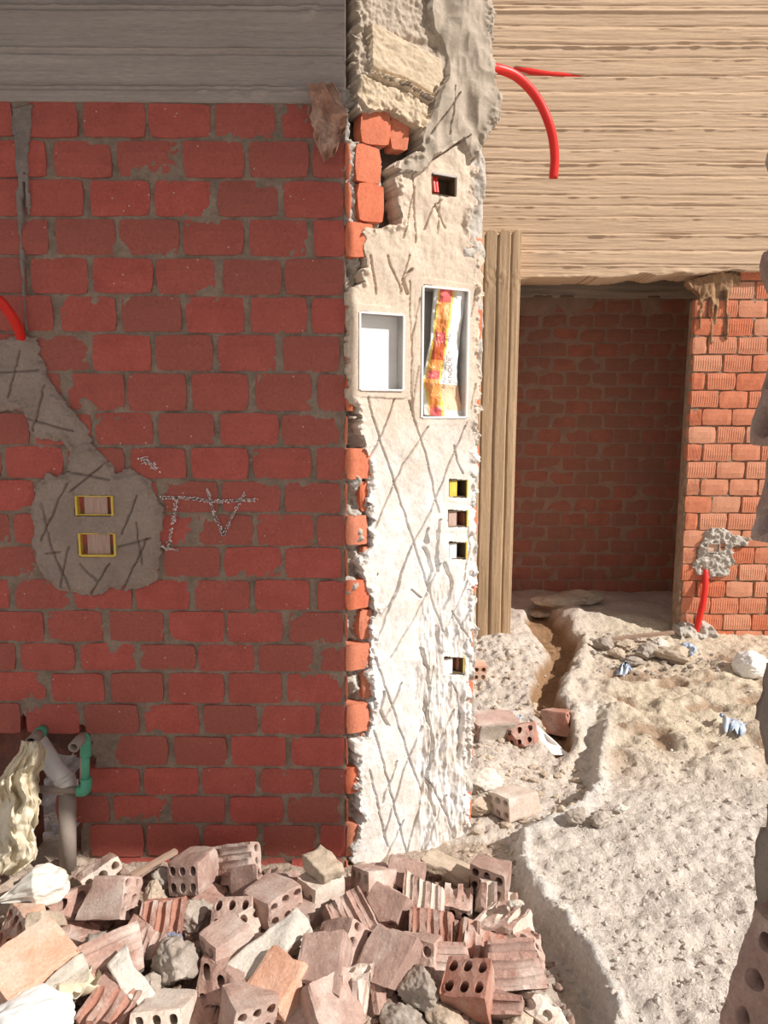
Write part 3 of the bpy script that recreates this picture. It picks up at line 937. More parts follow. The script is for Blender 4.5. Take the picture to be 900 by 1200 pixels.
# ------------------------------------------------------------------ light
SUN_E, SUN_W = 5.6, 0.85
s = Vector((0.71, -0.34, 0.616)).normalized()
sd = bpy.data.lights.new('sun', 'SUN'); sd.energy = SUN_E; sd.angle = rad(0.55); sd.color = (1.0, 0.95, 0.88)
so = bpy.data.objects.new('sun', sd); COL.objects.link(so)
so.rotation_euler = (-s).to_track_quat('-Z', 'Y').to_euler(); so.location = s * 12
w = bpy.data.worlds.new('sky'); SC.world = w; w.use_nodes = True
bg = w.node_tree.nodes['Background']
sky = w.node_tree.nodes.new('ShaderNodeTexSky'); sky.sky_type = 'HOSEK_WILKIE'
sky.sun_direction = s; sky.turbidity = 3.0; sky.ground_albedo = 0.4
bw = w.node_tree.nodes.new('ShaderNodeMix'); bw.data_type = 'RGBA'
bw.inputs['Factor'].default_value = 0.65
w.node_tree.links.new(sky.outputs[0], bw.inputs[6]); bw.inputs[7].default_value = (1.0, 0.93, 0.88, 1)
w.node_tree.links.new(bw.outputs[2], bg.inputs['Color'])
bg.inputs['Strength'].default_value = SUN_W
vs_ = SC.view_settings
vs_.view_transform = 'Standard'; vs_.look = 'None'; vs_.gamma = 1.0; vs_.exposure = 0.0
vs_.use_curve_mapping = False
SC.cycles.max_bounces = 8
SC.cycles.use_denoising = True
# ------------------------------------------------------------------ materials of the loose things
def dusty(name, a, b, c3=None, bump=0.7):
    return mat(name, a, b, 16, c3=c3, bump=bump, bscale=110, bdist=0.003, grit=0.14, grit_scale=150)
BRK = [dusty('fired_clay_dusty', (0.52, 0.37, 0.315), (0.40, 0.265, 0.22), (0.64, 0.55, 0.49)),
       dusty('fired_clay_brown', (0.42, 0.285, 0.24), (0.31, 0.20, 0.165), (0.56, 0.46, 0.405)),
       dusty('fired_clay_pale', (0.66, 0.55, 0.47), (0.54, 0.41, 0.34), (0.72, 0.65, 0.58)),
       dusty('fired_clay_red', (0.46, 0.23, 0.17), (0.36, 0.165, 0.12), (0.50, 0.36, 0.30)),
       dusty('fired_clay_orange', (0.72, 0.44, 0.32), (0.62, 0.33, 0.22), (0.70, 0.55, 0.45))]
BROKEN = [dusty('broken_clay', (0.50, 0.33, 0.275), (0.34, 0.195, 0.155), (0.66, 0.56, 0.50), 1.0)] * 5
LUMP = [dusty('concrete_grey', (0.42, 0.36, 0.31), (0.30, 0.25, 0.21), (0.50, 0.44, 0.39), 1.0),
        dusty('mortar_white', (0.72, 0.67, 0.60), (0.58, 0.52, 0.45), (0.62, 0.58, 0.52), 1.0),
        dusty('stone_tan', (0.55, 0.45, 0.35), (0.42, 0.33, 0.25), None, 1.0)]
CRUST = mat('mortar_crust', (0.64, 0.58, 0.50), (0.50, 0.44, 0.37), 30, bump=1.0, bdist=.005)


def hollow_brick(L, seed, brokenA=0.0, brokenB=0.0, cols=3, rows=2, W=0.113, H=0.089, hr=0.0118, cuts=(), rough=0.0022):
    """six-hole clay brick piece along X; +X end is end A. cuts: (point, normal) planes; what lies on the normal's side falls away"""
    bm = bmesh.new()
    cw, ch = W / cols, H / rows
    NS = 16
    nx = 7
    xs_ = [-L / 2 + L * i / (nx - 1) for i in range(nx)]
    def rect(k):
        a = 2 * math.pi * (k + .5) / NS
        c, s_ = math.cos(a), math.sin(a)
        # 16 points on the cell outline, corners included
        side = NS // 4
        q = k // side; t = (k % side) / side
        P = [(1, -1), (1, 1), (-1, 1), (-1, -1)]
        p0, p1 = P[q], P[(q + 1) % 4]
        return ((p0[0] + (p1[0] - p0[0]) * t) * cw / 2, (p0[1] + (p1[1] - p0[1]) * t) * ch / 2)
    for ci in range(cols):
        for ri in range(rows):
            cy = (ci - (cols - 1) / 2) * cw; cz = (ri - (rows - 1) / 2) * ch
            out = [(cy + rect(k)[0], cz + rect(k)[1]) for k in range(NS)]
            inn = []
            for k in range(NS):
                a = math.atan2(rect(k)[1], rect(k)[0])
                inn.append((cy + hr * math.cos(a), cz + hr * 1.12 * math.sin(a)))
            ro = [[bm.verts.new((x, y, z)) for (y, z) in out] for x in xs_]
            ri_ = [[bm.verts.new((x, y, z)) for (y, z) in inn] for x in xs_]
            for k in range(NS):
                k2 = (k + 1) % NS
                bm.faces.new((ro[-1][k], ro[-1][k2], ri_[-1][k2], ri_[-1][k]))
                bm.faces.new((ro[0][k2], ro[0][k], ri_[0][k], ri_[0][k2]))
                side = k // (NS // 4)
                outer = (side == 0 and ci == cols - 1) or (side == 2 and ci == 0) or (side == 1 and ri == rows - 1) or (side == 3 and ri == 0)
                for i in range(nx - 1):
                    bm.faces.new((ri_[i][k], ri_[i + 1][k], ri_[i + 1][k2], ri_[i][k2])).smooth = True
                    if outer:
                        bm.faces.new((ro[i][k2], ro[i + 1][k2], ro[i + 1][k], ro[i][k]))
    # loose ring verts inside rows are dropped by merging / deleting
    bmesh.ops.delete(bm, geom=[v for v in bm.verts if not v.link_faces], context='VERTS')
    bmesh.ops.remove_doubles(bm, verts=bm.verts[:], dist=0.0004)
    # worn corners and uneven sides
    P = np.array([v.co for v in bm.verts])
    sx = seed * 3.17
    D = np.stack([fbm(P[:, 0] * 22 + sx, P[:, 1] * 22, P[:, 2] * 22 + k * 7.7, 3) for k in range(3)], 1) * rough
    ex = np.abs(P[:, 0]) > L / 2 - 1e-4
    ey = np.abs(P[:, 1]) > W / 2 - 1e-4
    ez = np.abs(P[:, 2]) > H / 2 - 1e-4
    n2 = ex.astype(int) + ey + ez
    chip = np.clip(fbm(P[:, 0] * 16 + sx, P[:, 1] * 16, P[:, 2] * 16 + 3.3, 2) + .2, 0, 1)
    k = np.where(n2 >= 3, .03 + .09 * chip, np.where(n2 == 2, .008 + .05 * chip, 0))
    P2 = P * (1 - k[:, None]) + D
    for sgn, amp in ((1, brokenA), (-1, brokenB)):
        if amp:
            e = (P[:, 0] * sgn > L / 2 - 1e-4)
            cut = fbm(P[:, 1] * 18 + sx, P[:, 2] * 18, sgn * 5.0 + sx, 3) * amp + (P[:, 1] * vnf(sx, sgn) + P[:, 2] * vnf(sx + 4, sgn)) * 0.5
            # carry the break a little way into the brick
            wgt = np.clip((P[:, 0] * sgn - (L / 2 - 2.2 * amp)) / (2.2 * amp), 0, 1)
            P2[:, 0] += sgn * cut * np.where(e, 1, wgt * .6) - sgn * np.where(e, amp * .4, 0)
    for v, q in zip(bm.verts, P2):
        v.co = q
    for f in bm.faces:
        f.material_index = 0
    for co, no in cuts:
        co = Vector(co); no = Vector(no).normalized()
        r = bmesh.ops.bisect_plane(bm, geom=bm.verts[:] + bm.edges[:] + bm.faces[:], plane_co=co, plane_no=no, clear_outer=True, dist=1e-5)
        ce = [g for g in r['geom_cut'] if isinstance(g, bmesh.types.BMEdge)]
        before = set(bm.faces)
        try:
            bmesh.ops.triangle_fill(bm, edges=ce, use_beauty=True, use_dissolve=False)
        except Exception:
            pass
        new = [f for f in bm.faces if f not in before]
        for f in new:
            f.material_index = 1
        es = list({e for f in new for e in f.edges if e.calc_length() > 0.012})
        if es:
            bmesh.ops.subdivide_edges(bm, edges=es, cuts=2, use_grid_fill=False)
        vv = {v for f in bm.faces if f.material_index == 1 for v in f.verts}
        vv = list(vv)
        if vv:
            q = np.array([v.co for v in vv])
            dd = fbm(q[:, 0] * 30 + sx, q[:, 1] * 30, q[:, 2] * 30, 3) * 0.005 - 0.002
            for v, k_ in zip(vv, dd):
                v.co = v.co + no * float(k_)
    bmesh.ops.recalc_face_normals(bm, faces=bm.faces[:])
    return bm


def vnf(a, b):
    return float(vn(a * 1.7, b * 3.1, a))


def lump_bm(size, seed, sub=5, facets=7, amp=0.10, flat=0.0):
    bm = bmesh.new()
    bmesh.ops.create_icosphere(bm, subdivisions=sub, radius=1.0)
    r = random.Random(seed)
    P = np.array([v.co for v in bm.verts])
    pl = []
    for _ in range(facets):
        n = Vector((r.uniform(-1, 1), r.uniform(-1, 1), r.uniform(-1, 1))).normalized()
        pl.append((np.array(n), r.uniform(.55, .8)))
    for n, d in pl:
        t = P @ n
        P = P - np.clip(t - d, 0, 9)[:, None] * n * .92
    nrm = P / np.linalg.norm(P, axis=1)[:, None]
    s = seed * 2.3
    P = P + nrm * (amp * 1.4 * fbm(P[:, 0] * 2.2 + s, P[:, 1] * 2.2, P[:, 2] * 2.2, 4) + amp * .6 * fbm(P[:, 0] * 7 + s, P[:, 1] * 7, P[:, 2] * 7, 3))[:, None]
    ext = P.max(0) - P.min(0)
    P = (P - (P.max(0) + P.min(0)) / 2) / ext * np.array(size)
    for v, q in zip(bm.verts, P):
        v.co = q
    return bm


def stick_bm(L, W, H, seed, n=16, bend=.0, rough=.004, taper=0):
    """long slab with uneven sides"""
    bm = bmesh.new()
    bmesh.ops.create_cube(bm, size=1.0)
    bmesh.ops.subdivide_edges(bm, edges=bm.edges[:], cuts=9, use_grid_fill=True)
    P = np.array([v.co for v in bm.verts])
    ed = (np.abs(P) > .49).sum(1)
    P = P * np.where(ed >= 2, .965, 1.0)[:, None]
    P = P * np.array((L, W, H))
    s = seed * 1.9
    D = np.stack([fbm(P[:, 0] * 24 + s, P[:, 1] * 24, P[:, 2] * 24 + k * 5.1, 3) for k in range(3)], 1) * rough
    P += D
    P[:, 2] += bend * ((P[:, 0] / L) ** 2)
    for v, q in zip(bm.verts, P):
        v.co = q
    return bm


def orient(az, el, roll):
    a = Vector((math.sin(rad(az)) * math.cos(rad(el)), -math.cos(rad(az)) * math.cos(rad(el)), math.sin(rad(el))))
    up = Vector((0, 0, 1)) if abs(a.z) < .98 else Vector((0, 1, 0))
    y = up.cross(a).normalized(); z = a.cross(y)
    R = Matrix((a, y, z)).transposed()
    return R @ Matrix.Rotation(rad(roll), 3, 'X')


def put(name, bm, mats, loc, R, smooth=False, parent=None):
    me = bpy.data.meshes.new(name)
    bm.to_mesh(me); bm.free()
    for m in mats:
        me.materials.append(m)
    if smooth:
        me.polygons.foreach_set('use_smooth', np.ones(len(me.polygons), bool))
    o = link(name, me, parent)
    if parent is None:
        o.matrix_world = Matrix.Translation(loc) @ R.to_4x4()
    return o


# ------------------------------------------------------------------ the rubble pile, piece by piece
PILEG = 'broken bricks and lumps in the rubble pile'
I3 = Matrix.Identity(3)
CUTS = {
    'none': (),
    'top': (((0, 0, 0.0165), (0, 0, 1)),),
    'gut': (((0, 0, 0.023), (0, 0, 1)),),                 # split through the upper row of holes
    'topskew': (((0, 0, 0.02), (0.25, 0.1, 1)),),
    'mid': (((0, 0, 0.004), (0.1, 0, 1)),),
    'half': (((0, 0.0, 0), (0, 1, 0)),),                  # split lengthwise through the middle column
    'side': (((0, 0.041, 0), (0, 1, 0.1)),),
    'corner': (((0.02, 0.02, 0.01), (0.7, 0.6, 0.55)),),
    'corner2': (((0.01, -0.02, 0.015), (0.6, -0.6, 0.6)),),
    'diag': (((0, 0, 0.02), (0.55, 0.0, 0.8)),),
    'c2': (), 'c21': (), 'big': (),
    'shard': (((0, 0.0, 0), (0.2, 1, 0.1)), ((0, 0, 0.022), (0, 0.1, 1))),
}
# kind, px, py, height of centre over the ground, length, azimuth, elevation, roll, cut, colour, break A, break B, label
PIECES = [
    ('b', 228, 1022, .055, .13, -16, 8, 14, 'none', 1, .004, .012, 'six-hole brick end facing out at the back of the pile, just under the dark wall'),
    ('b', 278, 1012, .075, .14, 66, 22, 62, 'top', 1, .004, .012, 'brick split open along its grooves, topmost beside the six-hole brick at the wall'),
    ('b', 297, 1032, .05, .12, 70, 18, -25, 'corner', 1, .004, .010, 'small brown brick corner under the split grooved brick at the wall'),
    ('b', 237, 1047, .03, .14, 72, -4, 4, 'mid', 1, .006, .010, 'flat half brick with one hole, lying beneath the six-hole brick at the wall'),
    ('l', 228, 1073, .05, (.13, .11, .11), 20, 0, 0, '', 0, 0, 0, 'wedge of grey concrete below the six-hole brick near the wall'),
    ('b', 318, 1060, .075, .13, 48, 10, 5, 'none', 0, .004, .012, 'brick with a smooth sloping top and holes facing the sun, behind the white mortar slab'),
    ('b', 276, 1077, .05, .09, -15, 52, 10, 'none', 0, .006, .006, 'stub of brick standing on end with holes facing up, behind the four-hole brick'),
    ('b', 306, 1084, .045, .09, 10, 55, 20, 'half', 2, .006, .006, 'thin three-hole sliver of pale brick on end beside the white mortar slab'),
    ('b', 266, 1107, .07, .115, -46, -4, 2, 'c2', 0, .003, .006, 'brick with a lit pink face and four dark holes, middle of the pile'),
    ('s', 316, 1112, .10, (.22, .075, .045), 124, 22, 20, '', 1, 0, 0, 'long white slab of old mortar lying diagonally across the pile'),
    ('b', 254, 1153, .05, .13, 5, 4, -8, 'corner2', 1, .012, .012, 'crumbling dark brick with three holes below the four-hole brick'),
    ('b', 292, 1184, .06, .13, 25, 16, -12, 'none', 0, .005, .01, 'brick with smooth top and two holes, in front of the orange-faced brick'),
    ('b', 326, 1158, .06, .13, 142, 32, 4, 'none', 4, .008, .008, 'tilted brick with a big orange sunlit face below the white mortar slab'),
    ('b', 370, 1044, .085, .10, -50, 0, 0, 'c21', 2, .003, .005, 'pale square brick end with two holes, set level by the plaster foot'),
    ('s', 376, 1020, .145, (.105, .075, .045), 40, -8, 6, '', 2, 0, 0, 'half brick lying on top of the pale two-hole brick'),
    ('b', 360, 1072, .035, .11, -15, 0, 0, 'none', 1, .01, .01, 'brown brick block under the pale two-hole brick'),
    ('b', 362, 1093, .04, .11, 150, 20, 20, 'corner', 2, .014, .01, 'cream chunk of brick between the white mortar slab and the ribbed brick'),
    ('b', 405, 1050, .05, .09, 95, 0, 8, 'mid', 1, .006, .006, 'small smooth brown half brick between two holed bricks near the plaster foot'),
    ('b', 412, 1082, .10, .14, 38, -34, 10, 'gut', 1, .004, .006, 'brick lying face up with open channels like gutters, mid pile'),
    ('b', 380, 1133, .085, .14, -6, -30, 6, 'none', 1, .004, .012, 'large ribbed brick coated in dust with two holes at its lower end'),
    ('b', 403, 1108, .07, .12, 58, 24, 30, 'none', 0, .004, .012, 'brick standing up with small holes toward the sun, behind the large ribbed one'),
    ('b', 396, 1186, .05, .15, -148, 36, 0, 'none', 0, .01, .01, 'smooth flat brick with a scratched mark at the front edge of the pile'),
    ('b', 196, 1194, .05, .13, -3, 22, 2, 'none', 2, .004, .01, 'dusty six-hole brick end cut off by the front edge of the view'),
    ('b', 340, 1199, .03, .13, 60, 8, 30, 'mid', 3, .006, .006, 'red split brick lying at the very front between two bricks'),
    ('b', 132, 1052, .09, .13, 74, 12, 55, 'none', 0, .010, .012, 'large brick with a broad smooth brown face and broken holed edge, near the grey pipe'),
    ('b', 112, 1016, .10, .07, 40, 20, 20, 'mid', 2, .006, .006, 'small pale brick chip perched on top near the grey pipe'),
    ('l', 182, 1050, .06, (.085, .07, .09), 10, 30, 0, '', 2, 0, 0, 'rounded cream stone beside the large brown-faced brick'),
    ('l', 196, 1030, .04, (.095, .06, .06), 80, 0, 0, '', 0, 0, 0, 'grey rounded lump at the wall left of the six-hole brick'),
    ('b', 189, 1074, .07, .10, 176, 52, 8, 'gut', 3, .006, .006, 'red brick half split to show deep upright channels'),
    ('b', 167, 1105, .06, .09, 168, 34, 6, 'topskew', 0, .006, .008, 'brick lump with a hollow broken face, below the split red one'),
    ('l', 114, 1112, .045, (.12, .10, .08), 30, 0, 10, '', 0, 0, 0, 'dark grey pitted concrete lump beside the big sunlit orange brick'),
    ('b', 130, 1124, .08, .15, 118, 10, 40, 'top', 0, .002, .004, 'pink grooved tile-like brick piece lying aslant over the grey lump'),
    ('s', 152, 1150, .075, (.14, .045, .03), 52, -22, 20, '', 1, 0, 0, 'thin curved flake of white mortar above a rough red brick'),
    ('b', 133, 1175, .06, .11, 160, 30, 10, 'topskew', 3, .010, .012, 'rough red broken brick with a crumbly face under the mortar flake'),
    ('b', 38, 1138, .13, .155, -126, 18, -8, 'big', 4, .004, .006, 'big sunlit orange brick in the corner, broad face up, edged with white mortar'),
    ('b', 82, 1064, .055, .08, -10, 10, 20, 'corner', 1, .008, .01, 'dark little brick stub with one hole between two bags of dust'),
    ('b', 22, 1086, .05, .11, -5, 10, 5, 'corner2', 4, .014, .01, 'dark holed brick behind the big sunlit orange brick'),
    ('s', 54, 1080, .10, (.11, .05, .035), -15, 40, 30, '', 2, 0, 0, 'tan mortar strip leaning on the big sunlit orange brick'),
    ('l', 205, 1128, .06, (.15, .13, .11), 0, 0, 0, '', 0, 0, 0, 'largest lump of grey concrete, crumbling, in the middle of the pile'),
    ('l', 178, 1152, .05, (.05, .05, .05), 0, 0, 30, '', 0, 0, 0, 'small crumb of grey concrete beside the largest grey lump'),
    ('l', 190, 1176, .03, (.11, .07, .05), 60, 0, 0, '', 0, 0, 0, 'flat grey lump behind the dusty six-hole brick at the front'),
    ('b', 437, 1036, .075, .12, -56, 14, 20, 'none', 0, .004, .01, 'brick with rows of holes leaning against the foot of the white plaster'),
    ('b', 476, 1027, .075, .10, 168, 42, 8, 'none', 1, .008, .008, 'flat brown brick tilted up against the white plaster'),
    ('b', 456, 1066, .07, .11, 148, 34, 0, 'none', 1, .006, .006, 'smooth brown brick with a dusty crescent scar, mid pile'),
    ('b', 495, 1058, .07, .11, 172, 42, -6, 'top', 2, .004, .006, 'pale brick with three long open grooves, facing the sun'),
    ('b', 531, 1055, .055, .11, -10, 8, 0, 'topskew', 1, .012, .01, 'square brick block with a dusty white top behind the grooved pieces'),
    ('s', 527, 1019, .05, (.17, .11, .028), 65, -14, -10, '', 2, 0, 0, 'flat sheet of brown mortar leaning by the plaster foot'),
    ('b', 576, 1031, .065, .11, -20, 12, 0, 'none', 1, .008, .01, 'brown brick block at the back corner of the pile by the kerb'),
    ('b', 560, 1052, .05, .09, 176, 60, 0, 'shard', 2, .006, .006, 'upright pale rib of brick before the block by the kerb'),
    ('b', 580, 1055, .045, .08, 170, 60, 20, 'shard', 2, .006, .006, 'short pale rib standing against the block by the kerb'),
    ('b', 591, 1082, .065, .12, -42, 12, 15, 'topskew', 2, .006, .012, 'pale brick with four holes and a fluted top by the kerb'),
    ('b', 609, 1104, .055, .10, 60, 25, 25, 'corner', 0, .014, .01, 'brown brick corner lying against the kerb side'),
    ('b', 510, 1094, .06, .11, 174, 46, -8, 'top', 3, .006, .008, 'reddish fluted brick upright in the middle of the pile'),
    ('b', 536, 1100, .055, .10, 170, 50, 10, 'shard', 3, .006, .008, 'narrow reddish rib beside the fluted upright brick'),
    ('b', 560, 1108, .05, .10, 160, 30, 20, 'topskew', 3, .012, .012, 'rounded pink brick pieces heaped behind the big six-hole brick'),
    ('b', 462, 1122, .075, .125, 138, 34, 6, 'none', 1, .005, .006, 'smooth brown brick laid like a diamond, front of the pile'),
    ('b', 448, 1096, .05, .09, 20, 12, 20, 'half', 1, .006, .01, 'small holed end of brick behind the diamond-laid brick'),
    ('b', 487, 1120, .05, .09, -25, 20, 10, 'none', 0, .012, .01, 'plain brick stub right behind the diamond-laid brick'),
    ('b', 522, 1134, .055, .12, 84, 4, 42, 'top', 0, .004, .006, 'grooved brick lying lengthwise behind the big six-hole brick'),
    ('b', 549, 1158, .07, .105, -26, 66, 6, 'none', 3, .003, .008, 'big brick on end with six holes upward and a red front'),
    ('b', 601, 1133, .055, .14, 92, 2, 46, 'top', 1, .004, .006, 'long dark brick with ridges lying beside the kerb'),
    ('b', 596, 1166, .035, .10, 75, 10, 30, 'shard', 1, .008, .008, 'broken curved brick shell beside the big red-fronted six-hole brick'),
    ('b', 633, 1168, .045, .10, 25, 35, 40, 'shard', 2, .014, .012, 'pale brick shard at the kerb, last of the pile'),
    ('l', 489, 1160, .05, (.13, .10, .08), 20, 0, 0, '', 0, 0, 0, 'dusty grey lump beside the big red-fronted six-hole brick'),
    ('b', 431, 1170, .06, .11, 5, -60, 15, 'shard', 2, .012, .012, 'upright pale splinter of brick at the front of the pile'),
    ('b', 450, 1172, .05, .10, 15, -50, 40, 'shard', 1, .012, .012, 'second upright splinter of brick next to the dusty grey lump'),
    ('s', 642, 1190, .03, (.11, .05, .025), 30, -15, 0, '', 1, 0, 0, 'white mortar flake lying flat at the kerb below the last shard'),
    ('l', 468, 1192, .03, (.14, .10, .07), 40, 0, 0, '', 0, 0, 0, 'low grey crumbled lump along the front edge'),
    ('l', 520, 1194, .02, (.13, .09, .05), 10, 0, 0, '', 2, 0, 0, 'tan crumbled lump in front of the big six-hole brick'),
    ('l', 605, 1190, .02, (.10, .08, .05), 10, 0, 0, '', 2, 0, 0, 'tan dusty lump below the broken curved brick shell'),
    ('b', 330, 1042, .03, .11, 100, 0, 0, 'top', 1, .012, .01, 'brown brick piece tucked behind the smooth sloping-top brick at the wall'),
    ('b', 398, 1062, .04, .09, 60, 10, 20, 'mid', 1, .012, .01, 'half-buried brick piece between the smooth half brick and the gutter-like one'),
    ('b', 425, 1140, .035, .12, 140, 0, 20, 'shard', 0, .012, .01, 'narrow pink splinter lying beside the diamond-laid brick'),
    ('b', 100, 1085, .02, .11, 70, 0, 0, 'mid', 1, .012, .01, 'shaded half brick in the hollow below the large brown-faced brick'),
    ('b', 230, 1185, .02, .11, 40, 0, 0, 'mid', 1, .012, .01, 'shaded brown half brick in the hollow behind the front bricks'),
    ('l', 150, 1040, .02, (.08, .07, .05), 10, 0, 0, '', 0, 0, 0, 'small grey stone half hidden behind the large brown-faced brick'),
]
SHAPE = {'c2': dict(cols=2, W=.088, H=.094), 'c21': dict(cols=2, rows=1, W=.085, H=.075), 'big': dict(W=.175, H=.10, cols=4)}
LOC = []
RADII = []
for (kd, px, py, up, L, az, el, roll, cut, *_r) in PIECES:
    g = gpt(px, py, up)
    LOC.append(np.array((g.x, g.y, g.z + up)))
    RADII.append(0.046 if kd == 'b' and cut in ('none', 'big', 'c2') else (0.036 if kd == 'b' else 0.42 * (max(L) * min(L)) ** .5))
LOC = np.array(LOC); LOC0 = LOC.copy()
for _ in range(40):   # let neighbours settle apart a little
    for i in range(len(LOC)):
        for j in range(i):
            d = LOC[i] - LOC[j]; q = float(np.linalg.norm(d)); need = RADII[i] + RADII[j]
            if q < need:
                m = d / (q + 1e-6) * (need - q) * .25
                m[2] *= .6
                LOC[i] += m; LOC[j] -= m
    off = LOC - LOC0
    n_ = np.linalg.norm(off, axis=1)[:, None]
    LOC = LOC0 + off * np.minimum(1, .028 / np.maximum(n_, 1e-6))
    LOC[:, 2] = np.maximum(LOC[:, 2], LOC0[:, 2] - .005)
    LOC[:, 1] = np.minimum(LOC[:, 1], np.maximum(LOC0[:, 1], 2.2))
seed = 1
for (kd, px, py, up, L, az, el, roll, cut, col, ba, bb, lab) in PIECES:
    seed += 1
    loc = Vector(LOC[seed - 2])
    R = orient(az, el, roll)
    if kd == 'b':
        o = put('broken_brick', hollow_brick(L, seed, ba, bb, cuts=CUTS[cut], **SHAPE.get(cut, {})), [BRK[col], BROKEN[0]], loc, R)
        cat = 'brick'
    elif kd == 'l':
        o = put('concrete_lump', lump_bm(L, seed), [LUMP[col]], loc, R, True)
        cat = 'rubble'
    else:
        o = put('broken_brick' if lab.startswith('half brick') else 'mortar_fragment', stick_bm(*L, seed, rough=.009), [LUMP[col]], loc, R, True)
        cat = 'rubble'
    tag(o, lab, cat, PILEG)
    if cut == 'big':
        bm = stick_bm(.03, .185, .112, 44, rough=.010)
        bmesh.ops.translate(bm, verts=bm.verts[:], vec=(-.083, .0, -.002))
        c = put('mortar_crust', bm, [CRUST], None, None, True, o)
        c['label'] = 'white mortar crust along the brick'
    if (px, py) == (591, 1082):
        bm = lump_bm((.05, .05, .02), 71)
        bmesh.ops.translate(bm, verts=bm.verts[:], vec=(-.02, .03, .046))
        put('mortar_crust', bm, [CRUST], None, None, True, o)['label'] = 'white mortar stuck on the brick'


# fine debris nobody could count
def debris(name, n, region, size, material, seed, label, sunk=.3, reject=None):
    r = random.Random(seed)
    b0 = bmesh.new(); bmesh.ops.create_icosphere(b0, subdivisions=1, radius=1.0)
    base = np.array([v.co for v in b0.verts]); faces = np.array([[v.index for v in f.verts] for f in b0.faces]); b0.free()
    VV = []; FF = []; o = 0
    g_ = np.random.default_rng(seed)
    P_ = np.array(region, float)
    c_ = g_.uniform(P_.min(0), P_.max(0), (n * 6, 2))
    c_ = c_[inpoly(c_[:, 0], c_[:, 1], region)][:n]
    W_ = np.array([atz(a, b, .04) for a, b in c_])
    B_ = W_.copy(); B_[:, 2] = 0
    qx, qy = project(B_)
    Z_ = gzv(W_[:, 0], W_[:, 1])
    for p, z in zip(W_, Z_):
        s_ = size[0] + (size[1] - size[0]) * r.random() ** 2.5
        sc = np.array([s_ * r.uniform(.6, 1.2), s_ * r.uniform(.6, 1.2), s_ * r.uniform(.4, .8)])
        J = base * (1 + g_.uniform(-.3, .3, (len(base), 1)))
        a = r.uniform(0, 6.28); c1, s2 = math.cos(a), math.sin(a)
        Rz = np.array([[c1, -s2, 0], [s2, c1, 0], [0, 0, 1]])
        VV.append((J * sc) @ Rz.T + np.array([p[0], p[1], z + sc[2] * (1 - 2 * sunk) * .6]))
        FF.append(faces + o); o += len(base)
    ob = npmesh(name, np.concatenate(VV), np.concatenate(FF), material, smooth=False)
    return tag(ob, label, 'rubble', kind='stuff')


debris('gravel', 900, [(-20, 1010), (380, 1015), (600, 1010), (650, 1110), (690, 1215), (-20, 1215)], (.006, .030), dusty('brick_grit', (0.36, 0.25, 0.20), (0.25, 0.17, 0.14)), 4, 'brick crumbs and grit between the broken bricks of the pile')
debris('gravel', 420, [(555, 765), (640, 760), (640, 850), (690, 900), (690, 950), (600, 990), (545, 1000), (548, 830)], (.004, .022), LUMP[2], 5, 'grit and stone chips beside the plaster foot and column')
debris('gravel', 1000, [(700, 900), (895, 800), (885, 1215), (730, 1215), (640, 1080), (605, 1000), (690, 960)], (.002, .011), dusty('pale_grit', (0.62, 0.55, 0.49), (0.48, 0.42, 0.37)), 6, 'fine stone chips scattered over the trodden ground')
debris('gravel', 260, [(690, 745), (790, 752), (850, 762), (850, 790), (700, 800)], (.005, .028), LUMP[0], 8, 'grit along the foot of the sunlit brick wall')
# ------------------------------------------------------------------ things on the walls
M_WHITE = mat('white_sheet_metal', (0.80, 0.79, 0.77), (0.72, 0.70, 0.67), 6, bump=0.05, rough=.5, grit=.03)
M_FOAM = mat('white_foam', (0.88, 0.87, 0.85), (0.82, 0.80, 0.77), 5, bump=0.1, stretch=(1, 1, 6), grit=.03)
M_GALV = mat('galvanised_steel', (0.50, 0.48, 0.46), (0.40, 0.38, 0.36), 10, bump=0.1, rough=.5, grit=.05)
M_YEL = mat('yellow_plastic', (0.80, 0.60, 0.10), (0.66, 0.46, 0.07), 30, bump=0.1, rough=.45, spec=.4, grit=.1)
M_CARD = mat('pink_board', (0.56, 0.40, 0.34), (0.44, 0.29, 0.24), 30, bump=0.3, stretch=(5, 1, .5))
M_DARKIN = mat('box_inside', (0.16, 0.11, 0.07), None, 10)
M_RED = mat('red_conduit', (0.78, 0.030, 0.020), (0.68, 0.022, 0.016), 12, bump=0.05, rough=.4, spec=.4, grit=.04)
M_GREEN = mat('green_polypropylene', (0.10, 0.42, 0.29), (0.08, 0.34, 0.23), 14, bump=0.05, rough=.4, spec=.4, grit=.06)
M_GREYP = mat('grey_pipe_plastic', (0.36, 0.30, 0.26), (0.29, 0.24, 0.21), 10, bump=0.05, rough=.45, spec=.3, grit=.05)
M_PVC = mat('white_pvc', (0.78, 0.77, 0.76), (0.62, 0.62, 0.62), 8, bump=0.03, rough=.25, spec=.5, grit=.03)
M_SACK = mat('cream_sack', (0.72, 0.64, 0.48), (0.58, 0.50, 0.36), 12, c3=(0.80, 0.75, 0.65), bump=0.25, bscale=160, rough=.7, grit=.05)
M_BAG = mat('white_film', (0.80, 0.77, 0.70), (0.68, 0.64, 0.56), 10, bump=0.15, rough=.4, spec=.4, grit=.03)
M_BAGW = mat('white_plastic', (0.86, 0.85, 0.82), (0.78, 0.77, 0.74), 10, bump=0.1, rough=.5, spec=.3, grit=.02)
M_PAPER = mat('brown_paper', (0.50, 0.30, 0.22), (0.36, 0.20, 0.15), 30, c3=(0.60, 0.44, 0.36), bump=0.2, rough=.8)
M_WOOD = mat('weathered_wood', (0.42, 0.29, 0.22), (0.30, 0.20, 0.15), 10, bump=0.4, stretch=(.2, 3, 3))
